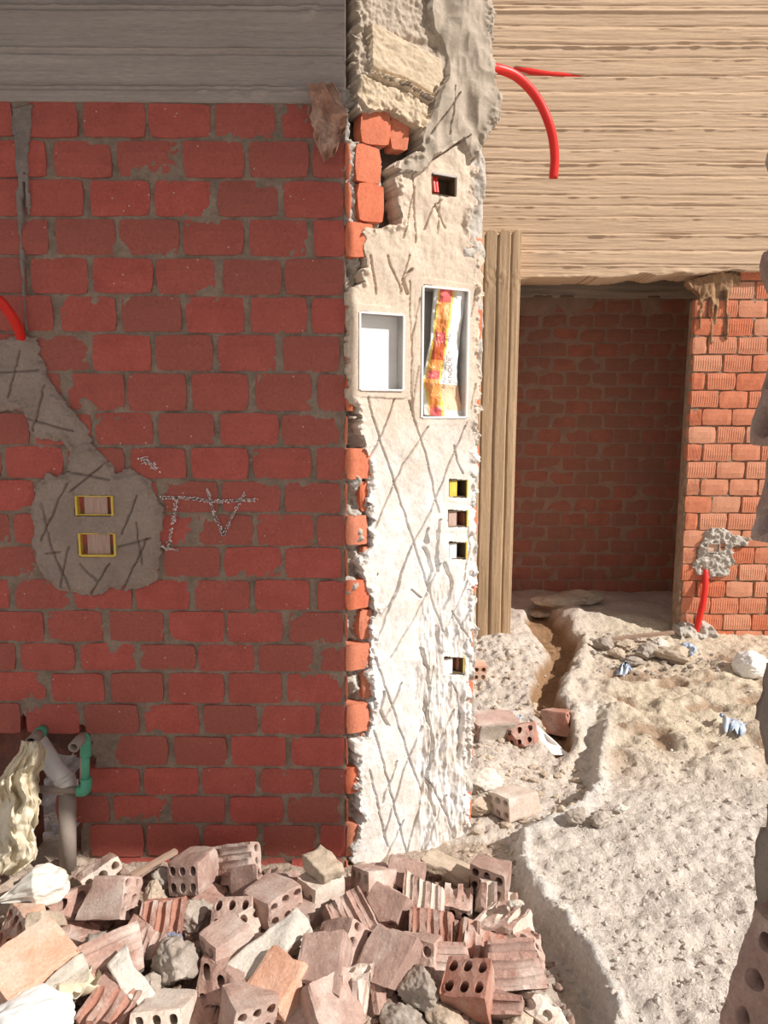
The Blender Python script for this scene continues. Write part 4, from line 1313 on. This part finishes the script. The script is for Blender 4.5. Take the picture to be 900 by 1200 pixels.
M_CHALK = mat('chalk', (0.90, 0.78, 0.76), (0.80, 0.66, 0.64), 40, bump=0)
M_BLUE = mat('blue_film', (0.62, 0.68, 0.76), (0.34, 0.46, 0.66), 30, bump=.2, rough=.4, spec=.4)


def wall_box(name, label, cat, O, U, N, rect, depth, rim_w, m_rim, m_in, insert=None, group=None, rim_out=.004, rim_sides='LRTB', insert_rect=(.0, 1., 0., 1.), ins_depth=.8):
    """recessed box: housing (sides and back), rim, insert. rect = (u0, u1, z0, z1) on the wall plane"""
    u0, u1, z0, z1 = rect
    Z = Vector((0, 0, 1)); O = Vector(O); U = Vector(U); N = Vector(N)
    c = O + U * (u0 + u1) / 2 + Z * (z0 + z1) / 2
    R = Matrix((U, Z, N)).transposed()
    root = empty(name, c)
    tag(root, label, cat, group)
    w, h, t = u1 - u0, z1 - z0, .003
    def bx(mb, cu, cz, cn, su, sz, sn):
        mb.box(R @ Vector((cu, cz, cn)), (su, sz, sn), R)
    a = MB()
    bx(a, -w / 2 + t / 2, 0, -depth / 2, t, h, depth); bx(a, w / 2 - t / 2, 0, -depth / 2, t, h, depth)
    bx(a, 0, h / 2 - t / 2, -depth / 2, w, t, depth); bx(a, 0, -h / 2 + t / 2, -depth / 2, w, t, depth)
    bx(a, 0, 0, -depth, w, h, t)
    a.build('housing', [m_in], root)
    for sd_, (cu, cz, su, sz) in {'L': (-w / 2, 0, rim_w, h), 'R': (w / 2, 0, rim_w, h), 'T': (0, h / 2, w - rim_w, rim_w), 'B': (0, -h / 2, w - rim_w, rim_w)}.items():
        if sd_ in rim_sides:
            b = MB(); bx(b, cu, cz, rim_out / 2, su, sz, rim_out + .004); b.build('rim', [m_rim], root)
    if insert is not None:
        d = MB()
        ia, ib, ic, id_ = insert_rect
        bx(d, w * ((ia + ib) / 2 - .5), h * ((ic + id_) / 2 - .5), -depth * ins_depth + .004, w * (ib - ia) - 2 * t, h * (id_ - ic) - 2 * t, .006)
        d.build('insert', [insert], root)
    return root, R, c, w, h


def erect(poly):
    P = [eplane(*p) for p in poly]
    us = [et(p) for p in P]
    return ((us[0] + us[3]) / 2, (us[1] + us[2]) / 2, (P[2].z + P[3].z) / 2, (P[0].z + P[1].z) / 2)


def yrect(poly, y):
    P = [aty(*p, y) for p in poly]
    return ((P[0].x + P[3].x) / 2, (P[1].x + P[2].x) / 2, (P[2].z + P[3].z) / 2, (P[0].z + P[1].z) / 2)


EOo = EO + EN * .010
b1, R1, c1_, w1, h1 = wall_box('distribution_box', 'small white metal box with an empty white back, set into the scratched plaster', 'electrical box', EOo, EU, EN,
                               erect(BOXES[0]), .055, .006, M_WHITE, M_GALV, M_FOAM, ins_depth=.75)
fl = MB()
fl.box(R1 @ Vector((-w1 / 2 - .018, .004, -.012)), (.026, h1 * 1.12, .012), R1)
fl.build('flange', [M_GALV], b1)
b2, R2, c2_, w2, h2 = wall_box('distribution_box', 'tall narrow metal box stuffed with an orange and white bag', 'electrical box', EOo, EU, EN,
                               erect(BOXES[1]), .075, .007, M_WHITE, M_GALV)
# the bag pushed into the tall box
rows = [(338, 508, 546), (352, 507, 546), (365, 506, 544), (380, 505, 541), (400, 504, 539), (420, 500, 537), (440, 496, 536), (449, 493, 537), (462, 494, 539), (475, 495, 543), (489, 496, 545)]
stripe = [(338, 514, 533), (365, 510, 529), (400, 507, 524), (420, 503, 521), (440, 499, 518), (449, 495, 516), (462, 499, 518), (475, 501, 519), (489, 503, 521)]
nv_, nu_ = 60, 30
ys_ = np.linspace(339, 488, nv_)
lf = np.interp(ys_, [r[0] for r in rows], [r[1] for r in rows]); rt = np.interp(ys_, [r[0] for r in rows], [r[2] for r in rows])
sa = np.interp(ys_, [r[0] for r in stripe], [r[1] for r in stripe]); sb = np.interp(ys_, [r[0] for r in stripe], [r[2] for r in stripe])
VB = []; MI = []; FB = []
_ya, _aa = np.meshgrid(ys_, np.linspace(0, 1, nu_), indexing='ij')
NB1 = fbm(_aa * 3.5, _ya * .04, 2.); NB2 = ridged(_aa * 3 + _ya * .03, _ya * .05, 1., 2)
for j in range(nv_):
    for i in range(nu_):
        x = lf[j] + (rt[j] - lf[j]) * i / (nu_ - 1)
        y = ys_[j] - (x - 520) * 0.0 + (x - 520) * .08
        a = i / (nu_ - 1)
        bulge = .020 * math.sin(math.pi * a) - .03
        crease = .014 * abs(((ys_[j] - 449) / 38) % 1 - .5) + .007 * NB1[j, i] + .005 * NB2[j, i]
        off_ = bulge + crease
        if a < .03 or a > .97: off_ -= .012
        VB.append(eplane(x, y, .010 + off_))
for j in range(nv_ - 1):
    for i in range(nu_ - 1):
        k = j * nu_ + i
        FB.append((k, k + nu_, k + nu_ + 1, k + 1))
        x = lf[j] + (rt[j] - lf[j]) * (i + .5) / (nu_ - 1); y = ys_[j]
        if sa[j] <= x < sb[j]:
            e = min(x - sa[j], sb[j] - x)
            q = 0
            if e < 2.4: q = 1
            elif y < 352 or y > 477 or 389 < y < 401 or 433 < y < 444: q = 2
            elif 402 < y < 421: q = 3
            MI.append(q)
        elif x < sa[j]:
            MI.append(4)
        else:
            MI.append(5 if 449 < y < 478 else 4)
cB = Vector(c2_)
bagm = npmesh('plastic_bag', np.array([tuple(v - cB) for v in VB]), FB,
              [mat('bag_orange', (0.85, 0.30, 0.08), (0.80, 0.36, 0.13), 20, bump=.1, rough=.45, spec=.4, grit=.03), mat('bag_yellow', (0.90, 0.66, 0.14), None, 20, bump=.1, rough=.45, spec=.4, grit=.02),
               mat('bag_pink', (0.84, 0.17, 0.16), None, 20, bump=.1, rough=.45, spec=.4, grit=.03), mat('bag_rust', (0.62, 0.12, 0.04), None, 20, bump=.1, rough=.45, spec=.4, grit=.03),
               M_BAGW, mat('bag_pale_orange', (0.86, 0.58, 0.40), (0.82, 0.50, 0.32), 20, bump=.1, rough=.5, grit=.02)], MI, False)
bagm.location = cB
sm = bagm.modifiers.new('thickness', 'SOLIDIFY'); sm.thickness = .0015
tag(bagm, 'crumpled orange, yellow and white bag stuffed in the tall wall box', 'bag')


def lettering(body, size, parent, center, xdir, ydir, m, name='lettering', ext=.0004):
    cu = bpy.data.curves.new('lettering', 'FONT'); cu.body = body; cu.size = size; cu.extrude = ext
    cu.align_x = 'CENTER'; cu.align_y = 'CENTER'
    tmp = bpy.data.objects.new('tmp_text', cu); COL.objects.link(tmp)
    bpy.context.view_layer.update()
    me = bpy.data.meshes.new_from_object(tmp.evaluated_get(bpy.context.evaluated_depsgraph_get()))
    bpy.data.objects.remove(tmp)
    me.name = name
    me.materials.clear(); me.materials.append(m)
    o = link(name, me, parent)
    x = Vector(xdir).normalized(); y = Vector(ydir).normalized(); z = x.cross(y)
    o.matrix_local = Matrix.Translation(center) @ Matrix((x, y, z)).transposed().to_4x4()
    return o


M_INK = mat('grey_ink', (0.30, 0.20, 0.20), None, 10, bump=0)
for txt, px, py in (('KNOUR', 527.5, 434), ('AL', 525.5, 396)):
    p = eplane(px, py, .010 + .008)
    lettering(txt, .023, bagm, p - cB, Vector((0, 0, 1)), Vector(-EU), M_INK)

# small boxes down the plaster edge
sl_ = [('red conduit ends inside a small square box high in the plaster', M_DARKIN, None),
       ('topmost of the three small yellow socket boxes down the plaster edge', M_DARKIN, M_YEL),
       ('middle one of the three small socket boxes down the plaster edge', M_DARKIN, M_CARD),
       ('lowest of the three close-set socket boxes down the plaster edge', M_DARKIN, M_WHITE),
       ('single yellow socket box low down in the scratched plaster', M_DARKIN, M_WHITE)]
for k, (poly, (lab, mi_, ins)) in enumerate(zip(SMALL, sl_)):
    sr, R_, c_, w_, h_ = wall_box('socket_box', lab, 'electrical box', EOo, EU, EN, erect(poly), .05, .005, M_YEL if k else M_GALV, mi_, ins, 'socket boxes in the plastered wall end',
                                  rim_sides='R' if k else 'T', insert_rect=(0, .55, 0, 1) if k else (0, 1, 0, 1), ins_depth=.25)
    if k == 0:
        for q in (-.010, .0):
            t_ = MB(); t_.tube([R_ @ Vector((-w_ * .22 + q, h_ * .42, -.02)), R_ @ Vector((-w_ * .2 + q, -h_ * .35, -.012))], .0075, 12)
            t_.build('conduit_end', [M_RED], sr)
for k, (poly, lab) in enumerate(zip(SOCK, ('upper of two yellow-rimmed socket boxes in the grey cement patch', 'lower of two yellow-rimmed socket boxes in the grey cement patch'))):
    wall_box('socket_box', lab, 'electrical box', (0, YW - .014, 0), (1, 0, 0), (0, -1, 0), yrect(poly, YW - .014), .045, .006, M_YEL, M_YEL, M_CARD,
             'socket boxes in the cement patch', rim_sides='LR' if k == 0 else 'LRB', insert_rect=(.16, .86, 0, 1), ins_depth=.3)
wall_box('socket_box', 'tiny brick-coloured box buried in the scratched cement on the sunlit wall', 'electrical box', (0, YR - .02, 0), (1, 0, 0), (0, -1, 0),
         yrect([(829, 637), (843, 637), (843, 647), (829, 647)], YR - .02), .05, .006, M_CEMENT_LT, M_DARKIN, BRK[4], ins_depth=.3)


def tube_thing(name, pts, r, m, label, cat, inner=None, seg=16, n=8):
    t = MB(); P = smooth_path(pts, n)
    t.tube(P, r, seg, inner=inner)
    o = t.build(name, [m], None, True, loc=P[0])
    return tag(o, label, cat)


tube_thing('conduit', [eplane(566, 82, -.02), aty(580, 80, 2.60), aty(606, 90, 2.64), aty(630, 116, 2.68), aty(645, 150, 2.70), aty(650, 182, 2.72), aty(648.5, 209, 2.73)], .0155, M_RED,
           'bent red conduit hanging in the air from the top of the plastered wall end', 'conduit', .8)
tt = MB()
pp = [aty(602, 81, 4.712), aty(620, 84, 4.708), aty(640, 86.5, 4.708), aty(660, 88, 4.71), aty(676, 88.5, 4.716), aty(692, 89, 4.722)]
tt.tube(pp, [.010, .019, .014, .015, .008, .003], 10)
tag(tt.build('conduit', [M_RED], None, True, loc=pp[0]), 'red conduit showing through a long crack in the tan concrete', 'conduit')
tube_thing('conduit', [aty(-14, 346, 2.19), aty(0, 353, 2.20), aty(12, 368, 2.23), aty(21, 384, 2.265), aty(26, 400, 2.30)], .0145, M_RED,
           'short red conduit running down into the grey cement patch', 'conduit')
tube_thing('conduit', [aty(827, 668, 4.75), aty(826.5, 685, 4.715), aty(824, 705, 4.70), aty(820, 722, 4.70), aty(815, 742, 4.72)], .019, M_RED,
           'red conduit rising up the sunlit brick wall into scratched cement', 'conduit')

# chalk letters T and V
rc = random.Random(9)
CHALK = [('chalk_letter', 'chalk letter T with a long crossbar scrawled on the dark red bricks', [([(190, 583), (225, 584), (250, 588), (300, 586)], 2.6, 300), ([(207, 585), (203, 610), (197, 640)], 3.2, 110), ([(186, 640), (198, 643), (208, 645)], 2.5, 40)]),
         ('chalk_letter', 'chalk letter V hanging from the long crossbar of the T', [([(243, 572), (250, 600), (262, 627)], 2.4, 150), ([(262, 627), (272, 605), (287, 577)], 2.0, 150)]),
         ('chalk_smudge', 'pink-white chalk smudge at the edge of the cement patch', [([(165, 538), (176, 543), (184, 550)], 7, 70)])]
for nm, lab, strokes in CHALK:
    ck = MB()
    for pts, wd, n_ in strokes:
        for _ in range(n_):
            i = rc.randrange(len(pts) - 1); t = rc.random()
            px = pts[i][0] + (pts[i + 1][0] - pts[i][0]) * t + rc.gauss(0, wd * .32); py = pts[i][1] + (pts[i + 1][1] - pts[i][1]) * t + rc.gauss(0, wd * .32)
            ck.box(aty(px, py, YW - .0045), (rc.uniform(.002, .006), .004, rc.uniform(.0015, .004)), Matrix.Rotation(rc.uniform(0, 3), 3, 'Y'))
    tag(ck.build(nm, [M_CHALK]), lab, 'writing')


# ------------------------------------------------------------------ sheets, bags and paper
def sheet(name, rows, nu, nv, place, m, thick=.002, smooth=True, label=None, cat=None, group=None):
    """rows: [(t, xl, yl, xr, yr)] photo positions of the sheet's edges; place(px, py, a, b) -> point"""
    ts = [r[0] for r in rows]
    Fs = []
    bb, aa = np.meshgrid(np.linspace(0, 1, nv), np.linspace(0, 1, nu), indexing='ij')
    tt_ = ts[0] + (ts[-1] - ts[0]) * bb
    xl, yl, xr, yr = (np.interp(tt_, ts, [r[k] for r in rows]) for k in (1, 2, 3, 4))
    V = place(xl + (xr - xl) * aa, yl + (yr - yl) * aa, aa, bb).reshape(-1, 3)
    for j in range(nv - 1):
        for i in range(nu - 1):
            k = j * nu + i
            Fs.append((k, k + nu, k + nu + 1, k + 1))
    A = V; c = A.mean(0); c[2] = A[:, 2].min()
    o = npmesh(name, A - c, Fs, m, None, smooth)
    o.location = c
    md = o.modifiers.new('thickness', 'SOLIDIFY'); md.thickness = thick
    return tag(o, label, cat, group)


def pl_sack(px, py, a, b):
    f = .028 * ridged(a * 2.0 + b * .8, b * 1.5, 3., 3) + .020 * ridged(a * 4.2 - b * 3, b * 3.2 + a, 7., 3) + .012 * fbm(a * 9 - b * 2, b * 9, 1., 3)
    return atyv(px + 4 * fbm(a * 2, b * 9, 5.), py + 2 * fbm(a * 7, b * 2, 8.), 2.14 - .05 * np.sin(math.pi * a) - f)
sheet('sack', [(0, 27, 868, 50, 868), (.06, 22, 880, 54, 878), (.15, 8, 896, 52, 896), (.3, -6, 915, 47, 916), (.42, -10, 934, 49, 938), (.55, -12, 956, 42, 958), (.7, -14, 980, 45, 982), (.85, -16, 1002, 40, 1004),
               (.94, -18, 1016, 33, 1016), (1, -18, 1028, 18, 1026)], 60, 90, pl_sack, M_SACK, label='cream crumpled sack hanging over the pipes in the wall hole', cat='sack')

def blob_bag(name, px, py, up, size, seed, m, label, pinch=None, az=0, tilt=0):
    bm = bmesh.new(); bmesh.ops.create_icosphere(bm, subdivisions=6, radius=1.0)
    P = np.array([v.co for v in bm.verts])
    s_ = seed * 3.1
    th = np.arctan2(P[:, 1], P[:, 0])
    r = 1 + .16 * fbm(P[:, 0] * 1.4 + s_, P[:, 1] * 1.4, P[:, 2] * 1.4, 2)
    r += .07 * ridged(P[:, 0] * 1.2 + s_, P[:, 1] * 2.6 + P[:, 2] * .6, P[:, 2] * 2.6, 3)
    if pinch is not None:
        k = np.clip((-P[:, 0] - .1) / .9, 0, 1)
        r *= 1 - .0 * k
        P[:, 1:] *= (1 - .82 * k ** .8)[:, None]
        r += .10 * k * np.sin(np.arctan2(P[:, 2], P[:, 1]) * 9 + 2 * fbm(P[:, 0] * 2, P[:, 1] * 0, 1.))
        P[:, 0] -= .5 * k
    P = P * r[:, None] * np.array(size)
    for v, q in zip(bm.verts, P): v.co = q
    g = gpt(px, py, up)
    o = put(name, bm, [m], Vector((g.x, g.y, g.z + up)), Matrix.Rotation(rad(az), 3, 'Z') @ Matrix.Rotation(rad(tilt), 3, 'Y'), True)
    return tag(o, label, 'bag')
blob_bag('plastic_bag', 50, 1040, .10, (.075, .06, .055), 3, M_BAG, 'white shiny plastic bag tied at one end, below the hanging sack', 1, 12, -12)
blob_bag('plastic_bag', 34, 1197, .09, (.085, .07, .045), 7, M_BAGW, 'plain white bag cut off at the bottom edge beneath the big orange brick', None, 20, 0)

def pl_torn(px, py, a, b):
    p = gptv(px, py, .08)
    p[..., 2] += .10 + .03 * np.sin(a * 5 + b * 2) * a + .012 * ridged(a * 1.6 + b, b * 1.8, 6., 2)
    return p
sheet('plastic_sheet', [(0, 84, 1132, 96, 1128), (.2, 80, 1142, 112, 1134), (.4, 74, 1152, 120, 1146), (.6, 68, 1160, 119, 1160), (.8, 64, 1168, 110, 1172), (1, 62, 1174, 100, 1180)], 26, 30, pl_torn, M_SACK,
      label='torn cream plastic sheet curling out beside the big orange brick', cat='plastic')

def pl_paper(px, py, a, b):
    return atyv(px + 3 * fbm(a * 4, b * 5, 1.), py + 3 * fbm(a * 5, b * 4, 5.), 2.262 - .022 * ridged(a * 2.4, b * 3.1, 2., 3) - .012 * np.sin(math.pi * a))
sheet('crumpled_paper', [(0, 364, 98, 388, 96), (.12, 361, 110, 399, 112), (.3, 366, 128, 405, 126), (.5, 364, 142, 405, 146), (.7, 368, 158, 403, 158), (.85, 373, 172, 398, 170), (1, 379, 187, 388, 186)], 18, 26, pl_paper, M_PAPER,
      smooth=False, label='crumpled brown paper stuck at the top corner of the dark red wall', cat='paper')

# ------------------------------------------------------------------ pipes in the hole
def pt(px, py, y): return aty(px, py, y)
YP = 2.22
dp = empty('drain_pipe', pt(80, 1018, YP)); tag(dp, 'fat grey upright drain pipe with a white plastic bend at its top', 'pipe')
t = MB(); t.tube([pt(79, 926, YP) - dp.location, pt(79.5, 1020, YP) - dp.location], .0262, 22); t.build('pipe', [M_GREYP], dp, True)
t = MB(); P = smooth_path([pt(42, 866, YP + .06), pt(54, 884, YP + .03), pt(64, 900, YP + .01), pt(74, 912, YP), pt(79, 925, YP)], 7); t.tube([p - dp.location for p in P], .030, 22)
t.build('bend', [M_PVC], dp, True)['label'] = 'shiny white plastic bend'
t = MB(); P2 = [P[-9], P[-6]]; t.tube([p - dp.location for p in P2], .0325, 22); t.build('collar', [M_PVC], dp, True)
wp = empty('water_pipe', pt(98, 932, YP)); tag(wp, 'green pipe with an open grey mouth and elbows, at the edge of the wall hole', 'pipe')
L_ = wp.location
def wpart(name, pts, r, m, seg=18, inner=None):
    q = MB(); q.tube([p - L_ for p in pts], r, seg, inner=inner); return q.build(name, [m], wp, True)
YQ = 2.20
wpart('riser', [pt(100.5, 876, YQ), pt(100.5, 922, YQ)], .0118, M_GREEN)
wpart('riser_back', [pt(97.5, 880, YQ + .002), pt(97.5, 915, YQ + .002)], .010, M_GREYP)
wpart('elbow', smooth_path([pt(100.5, 886, YQ), pt(100.5, 874, YQ), pt(99, 865, YQ), pt(95, 866, YQ - .015)], 5), .0165, M_GREEN)
o_ = wpart('open_stub', [pt(97, 864, YQ - .002), pt(93, 868, YQ - .03), pt(86, 876, YQ - .07)], .0165, M_GREYP, 20, .72); o_['label'] = 'grey open pipe end'
wpart('lower_elbow', smooth_path([pt(101, 912, YQ), pt(101, 921, YQ), pt(98, 926.5, YQ), pt(91, 926.5, YQ)], 5), .0175, M_GREEN)
wpart('branch', [pt(91, 926, YQ), pt(46, 925, YQ - .01)], .0115, M_GREYP)
sp_ = empty('pipe_stub', pt(47, 862, 2.2)); tag(sp_, 'short grey and green pipe end poking from the hole above the sack', 'pipe')
q = MB(); q.tube([pt(36, 870, 2.12) - sp_.location, pt(46, 860, 2.19) - sp_.location], .017, 18, inner=.7); q.build('stub', [M_GREYP], sp_, True)
q = MB(); q.tube([pt(44.5, 861, 2.18) - sp_.location, pt(50, 856, 2.24) - sp_.location], .0185, 18); q.build('collar', [M_GREEN], sp_, True)['label'] = 'green collar'

# wooden stick against the wall
a_, b_ = gpt(158, 1022, .06), gpt(204, 1000, .07)
a_.z += .05; b_.z += .075
d_ = (b_ - a_); st = stick_bm(d_.length * 1.15, .022, .012, 5, rough=.002)
o = put('wooden_stick', st, [M_WOOD], (a_ + b_) / 2, Matrix((d_.normalized(), Vector((0, 0, 1)).cross(d_).normalized(), d_.normalized().cross(Vector((0, 0, 1)).cross(d_).normalized()))).transposed())
tag(o, 'short flat wooden stick lying along the foot of the dark wall', 'stick')
# scrap of blue plastic in the pile
bm = lump_bm((.06, .045, .04), 33); g = gpt(203, 1101, .04)
tag(put('plastic_scrap', bm, [mat('grey_blue_plastic', (0.24, 0.25, 0.34), (0.15, 0.16, 0.24), 20, rough=.4)], g + Vector((0, 0, .04)), I3, True), 'small grey-blue plastic scrap wedged in the rubble pile', 'plastic')

# ------------------------------------------------------------------ things lying about on the ground beyond
def ground_brick(px, py, up, L, az, el, roll, cut, col, label, ba=.004, bb=.008, sd=1, group=None, **kw):
    g = gpt(px, py, up)
    return tag(put('broken_brick', hollow_brick(L, sd, ba, bb, cuts=CUTS[cut], **kw), [BRK[col], BROKEN[0]], g + Vector((0, 0, up)), orient(az, el, roll)), label, 'brick', group)
ob = ground_brick(576, 850, .05, .19, -75, 0, -10, 'none', 0, 'whole brick plastered grey, lying at the edge of the plastered wall end', sd=201)
bm = stick_bm(.17, .012, .085, 77, rough=.004); bmesh.ops.translate(bm, verts=bm.verts[:], vec=(-.005, .058, 0))
put('mortar_crust', bm, [LUMP[0]], None, None, True, ob)['label'] = 'grey plaster face'
ground_brick(612, 858, .04, .12, -30, 10, 20, 'corner', 3, 'small reddish brick piece against the grey-plastered brick', sd=202)
ground_brick(655, 845, .075, .13, 60, 4, 80, 'none', 3, 'red brick standing in the mouth of the sandy trench', sd=203)
ground_brick(557, 786, .03, .10, 0, 0, 0, 'none', 4, 'small pink brick half sunk in sand below the column', sd=204)
ground_brick(601, 938, .05, .15, -58, 4, 8, 'none', 2, 'dusty square brick alone on the sand, its sunny face toward the kerb', sd=205)
def gl(name, px, py, up, size, col, label, cat='stone', sd=1, az=0, group=None):
    g = gpt(px, py, up)
    return tag(put(name, lump_bm(size, sd), [LUMP[col]], g + Vector((0, 0, up)), Matrix.Rotation(rad(az), 3, 'Z'), True), label, cat, group)
gl('mortar_heap', 562, 915, .03, (.19, .16, .10), 1, 'heap of white dried mortar at the foot of the plastered wall end', 'mortar', 301)
gl('stone', 563, 946, .03, (.11, .08, .07), 2, 'brown stone just below the heap of white mortar', 'stone', 302)
gl('stone', 676, 953, .03, (.085, .06, .055), 0, 'dark pointed stone on the pale kerb line', 'stone', 303, 20)
gl('stone', 702, 961, .025, (.09, .07, .05), 0, 'pale grey stone in front of the dark pointed one', 'stone', 304)
gl('stone', 727, 947, .02, (.055, .04, .03), 1, 'white chip of stone next to the pale grey stone', 'stone', 305)
gl('stone', 710, 951, .02, (.05, .04, .035), 0, 'small dark stone between the white chip and the kerb', 'stone', 306)
gl('stone', 660, 1061, .012, (.04, .026, .022), 1, 'little white pebble alone by the kerb', 'stone', 307)
gl('stone', 787, 768, .05, (.24, .14, .11), 2, 'largest tan stone of the heap before the sunlit brick wall', 'stone', 308, -25)
gl('stone', 757, 763, .05, (.15, .12, .12), 0, 'grey stone at the middle of the heap before the sunlit wall', 'stone', 309)
gl('stone', 772, 756, .05, (.12, .09, .09), 1, 'pale pointed stone behind the largest tan one', 'stone', 310)
gl('stone', 733, 756, .04, (.14, .10, .08), 2, 'tan stone at the back of the heap near the dark room', 'stone', 311)
gl('stone', 707, 754, .04, (.13, .10, .09), 0, 'grey stone at the trench end of the heap', 'stone', 312)
gl('stone', 722, 765, .03, (.11, .09, .07), 2, 'rounded tan stone at the front of the heap, trench side', 'stone', 313)
gl('stone', 742, 776, .03, (.13, .08, .06), 0, 'low grey stone in front of the heap by the blue scrap', 'stone', 314)
gl('stone', 805, 764, .04, (.12, .10, .08), 1, 'white stone under the red conduit', 'stone', 315)
for k, (px, py, sz, lab) in enumerate([(655, 702, (.42, .2, .09), 'low dusty sack of the row along the back wall, trench side'), (680, 699, (.34, .2, .13), 'dusty sack piled highest along the back wall'), (634, 704, (.2, .16, .06), 'small flat dusty sack next to the column')]):
    g = gpt(px, py, .05)
    tag(put('sand_bag', lump_bm(sz, 320 + k, facets=1, amp=.08), [LUMP[2]], g + Vector((0, 0, .04)), I3, True), lab, 'sack')

def pl_g(up, ns, amp):
    def f(px, py, a, b):
        p = gptv(px, py, up)
        p[..., 2] = p[..., 2].mean() * .6 + p[..., 2] * .4 + up + amp * .5 * ridged(a * 1.1 + ns, b * 1.2, ns, 2) + amp * np.sin(math.pi * a) * .5
        return p
    return f
# curved white sheet in the trench mouth: stands on edge
def pl_cres(px, py, a, b):
    return atyv(px, py, 3.24 - .08 * b + .02 * np.sin(b * 3) + .008 * ridged(a * 2, b * 4, 2., 2))
sheet('plastic_sheet', [(0, 619, 838, 623, 842), (.25, 620, 852, 636, 856), (.5, 624, 866, 650, 868), (.75, 634, 876, 660, 878), (1, 648, 885, 668, 884)], 14, 26, pl_cres, M_BAGW, label='stiff white crescent of plastic standing in the trench mouth', cat='plastic')
sheet('plastic_scrap', [(0, 600, 846, 608, 840), (1, 606, 850, 614, 844)], 8, 8, pl_g(.07, 1., .02), M_BLUE, label='tiny blue and white scrap on the small reddish brick', cat='plastic')
sheet('plastic_scrap', [(0, 722, 785, 735, 781), (1, 732, 789, 744, 783)], 8, 8, pl_g(.015, 2., .02), M_BLUE, label='blue scrap in front of the stone heap', cat='plastic')
sheet('plastic_scrap', [(0, 796, 756, 806, 755), (.5, 800, 762, 816, 760), (1, 812, 768, 820, 764)], 10, 10, pl_g(.07, 3., .03), M_BLUE, label='blue-white rag on the white stone under the red conduit', cat='plastic')
sheet('plastic_scrap', [(0, 842, 846, 848, 843), (.5, 850, 854, 866, 850), (1, 866, 859, 880, 856)], 10, 10, pl_g(.015, 4., .02), M_BLUE, label='flat blue and white scrap trodden into the sand', cat='plastic')
blob_bag('plastic_bag', 881, 779, .06, (.09, .09, .075), 12, M_BAGW, 'small white bag at the foot of the sunlit wall near the jamb', None, 0, 0)
g = gpt(752, 749, .03)
o = put('wooden_stick', stick_bm(.42, .02, .02, 55, rough=.003), [M_WOOD], g + Vector((0, 0, .06)), orient(98, 4, 0)); tag(o, 'thin dark stick lying across the stone heap', 'stick')

# ------------------------------------------------------------------ toothing bricks of the near jamb
for k, zc in enumerate([1.71, 1.61, 1.51, 1.41]):
    px_edge = [897, 896, 888, 883][k]
    pe = aty(px_edge, pxc(.45, .805, zc)[1], .805)
    z_ = zc
    bm = hollow_brick(.16, 400 + k, .006, .0, cols=2, W=.10, H=.094, hr=.014, rough=.005)
    o = put('toothing_brick', bm, [BRK[1], BROKEN[0]], None, None, False, wall_near)
    o.matrix_local = Matrix.Translation((pe.x + .080, .755, z_)) @ orient(-90, 0, 0).to_4x4()
bm = hollow_brick(.12, 420, .008, .0, cols=2, rows=3, W=.095, H=.125, hr=.0095, rough=.005)
o = put('toothing_brick', bm, [BRK[1], BROKEN[0]], None, None, False, wall_near)
o.matrix_local = Matrix.Translation((aty(864, 1140, .76).x + .062, .72, aty(866, 1150, .72).z)) @ orient(-70, 0, 0).to_4x4()
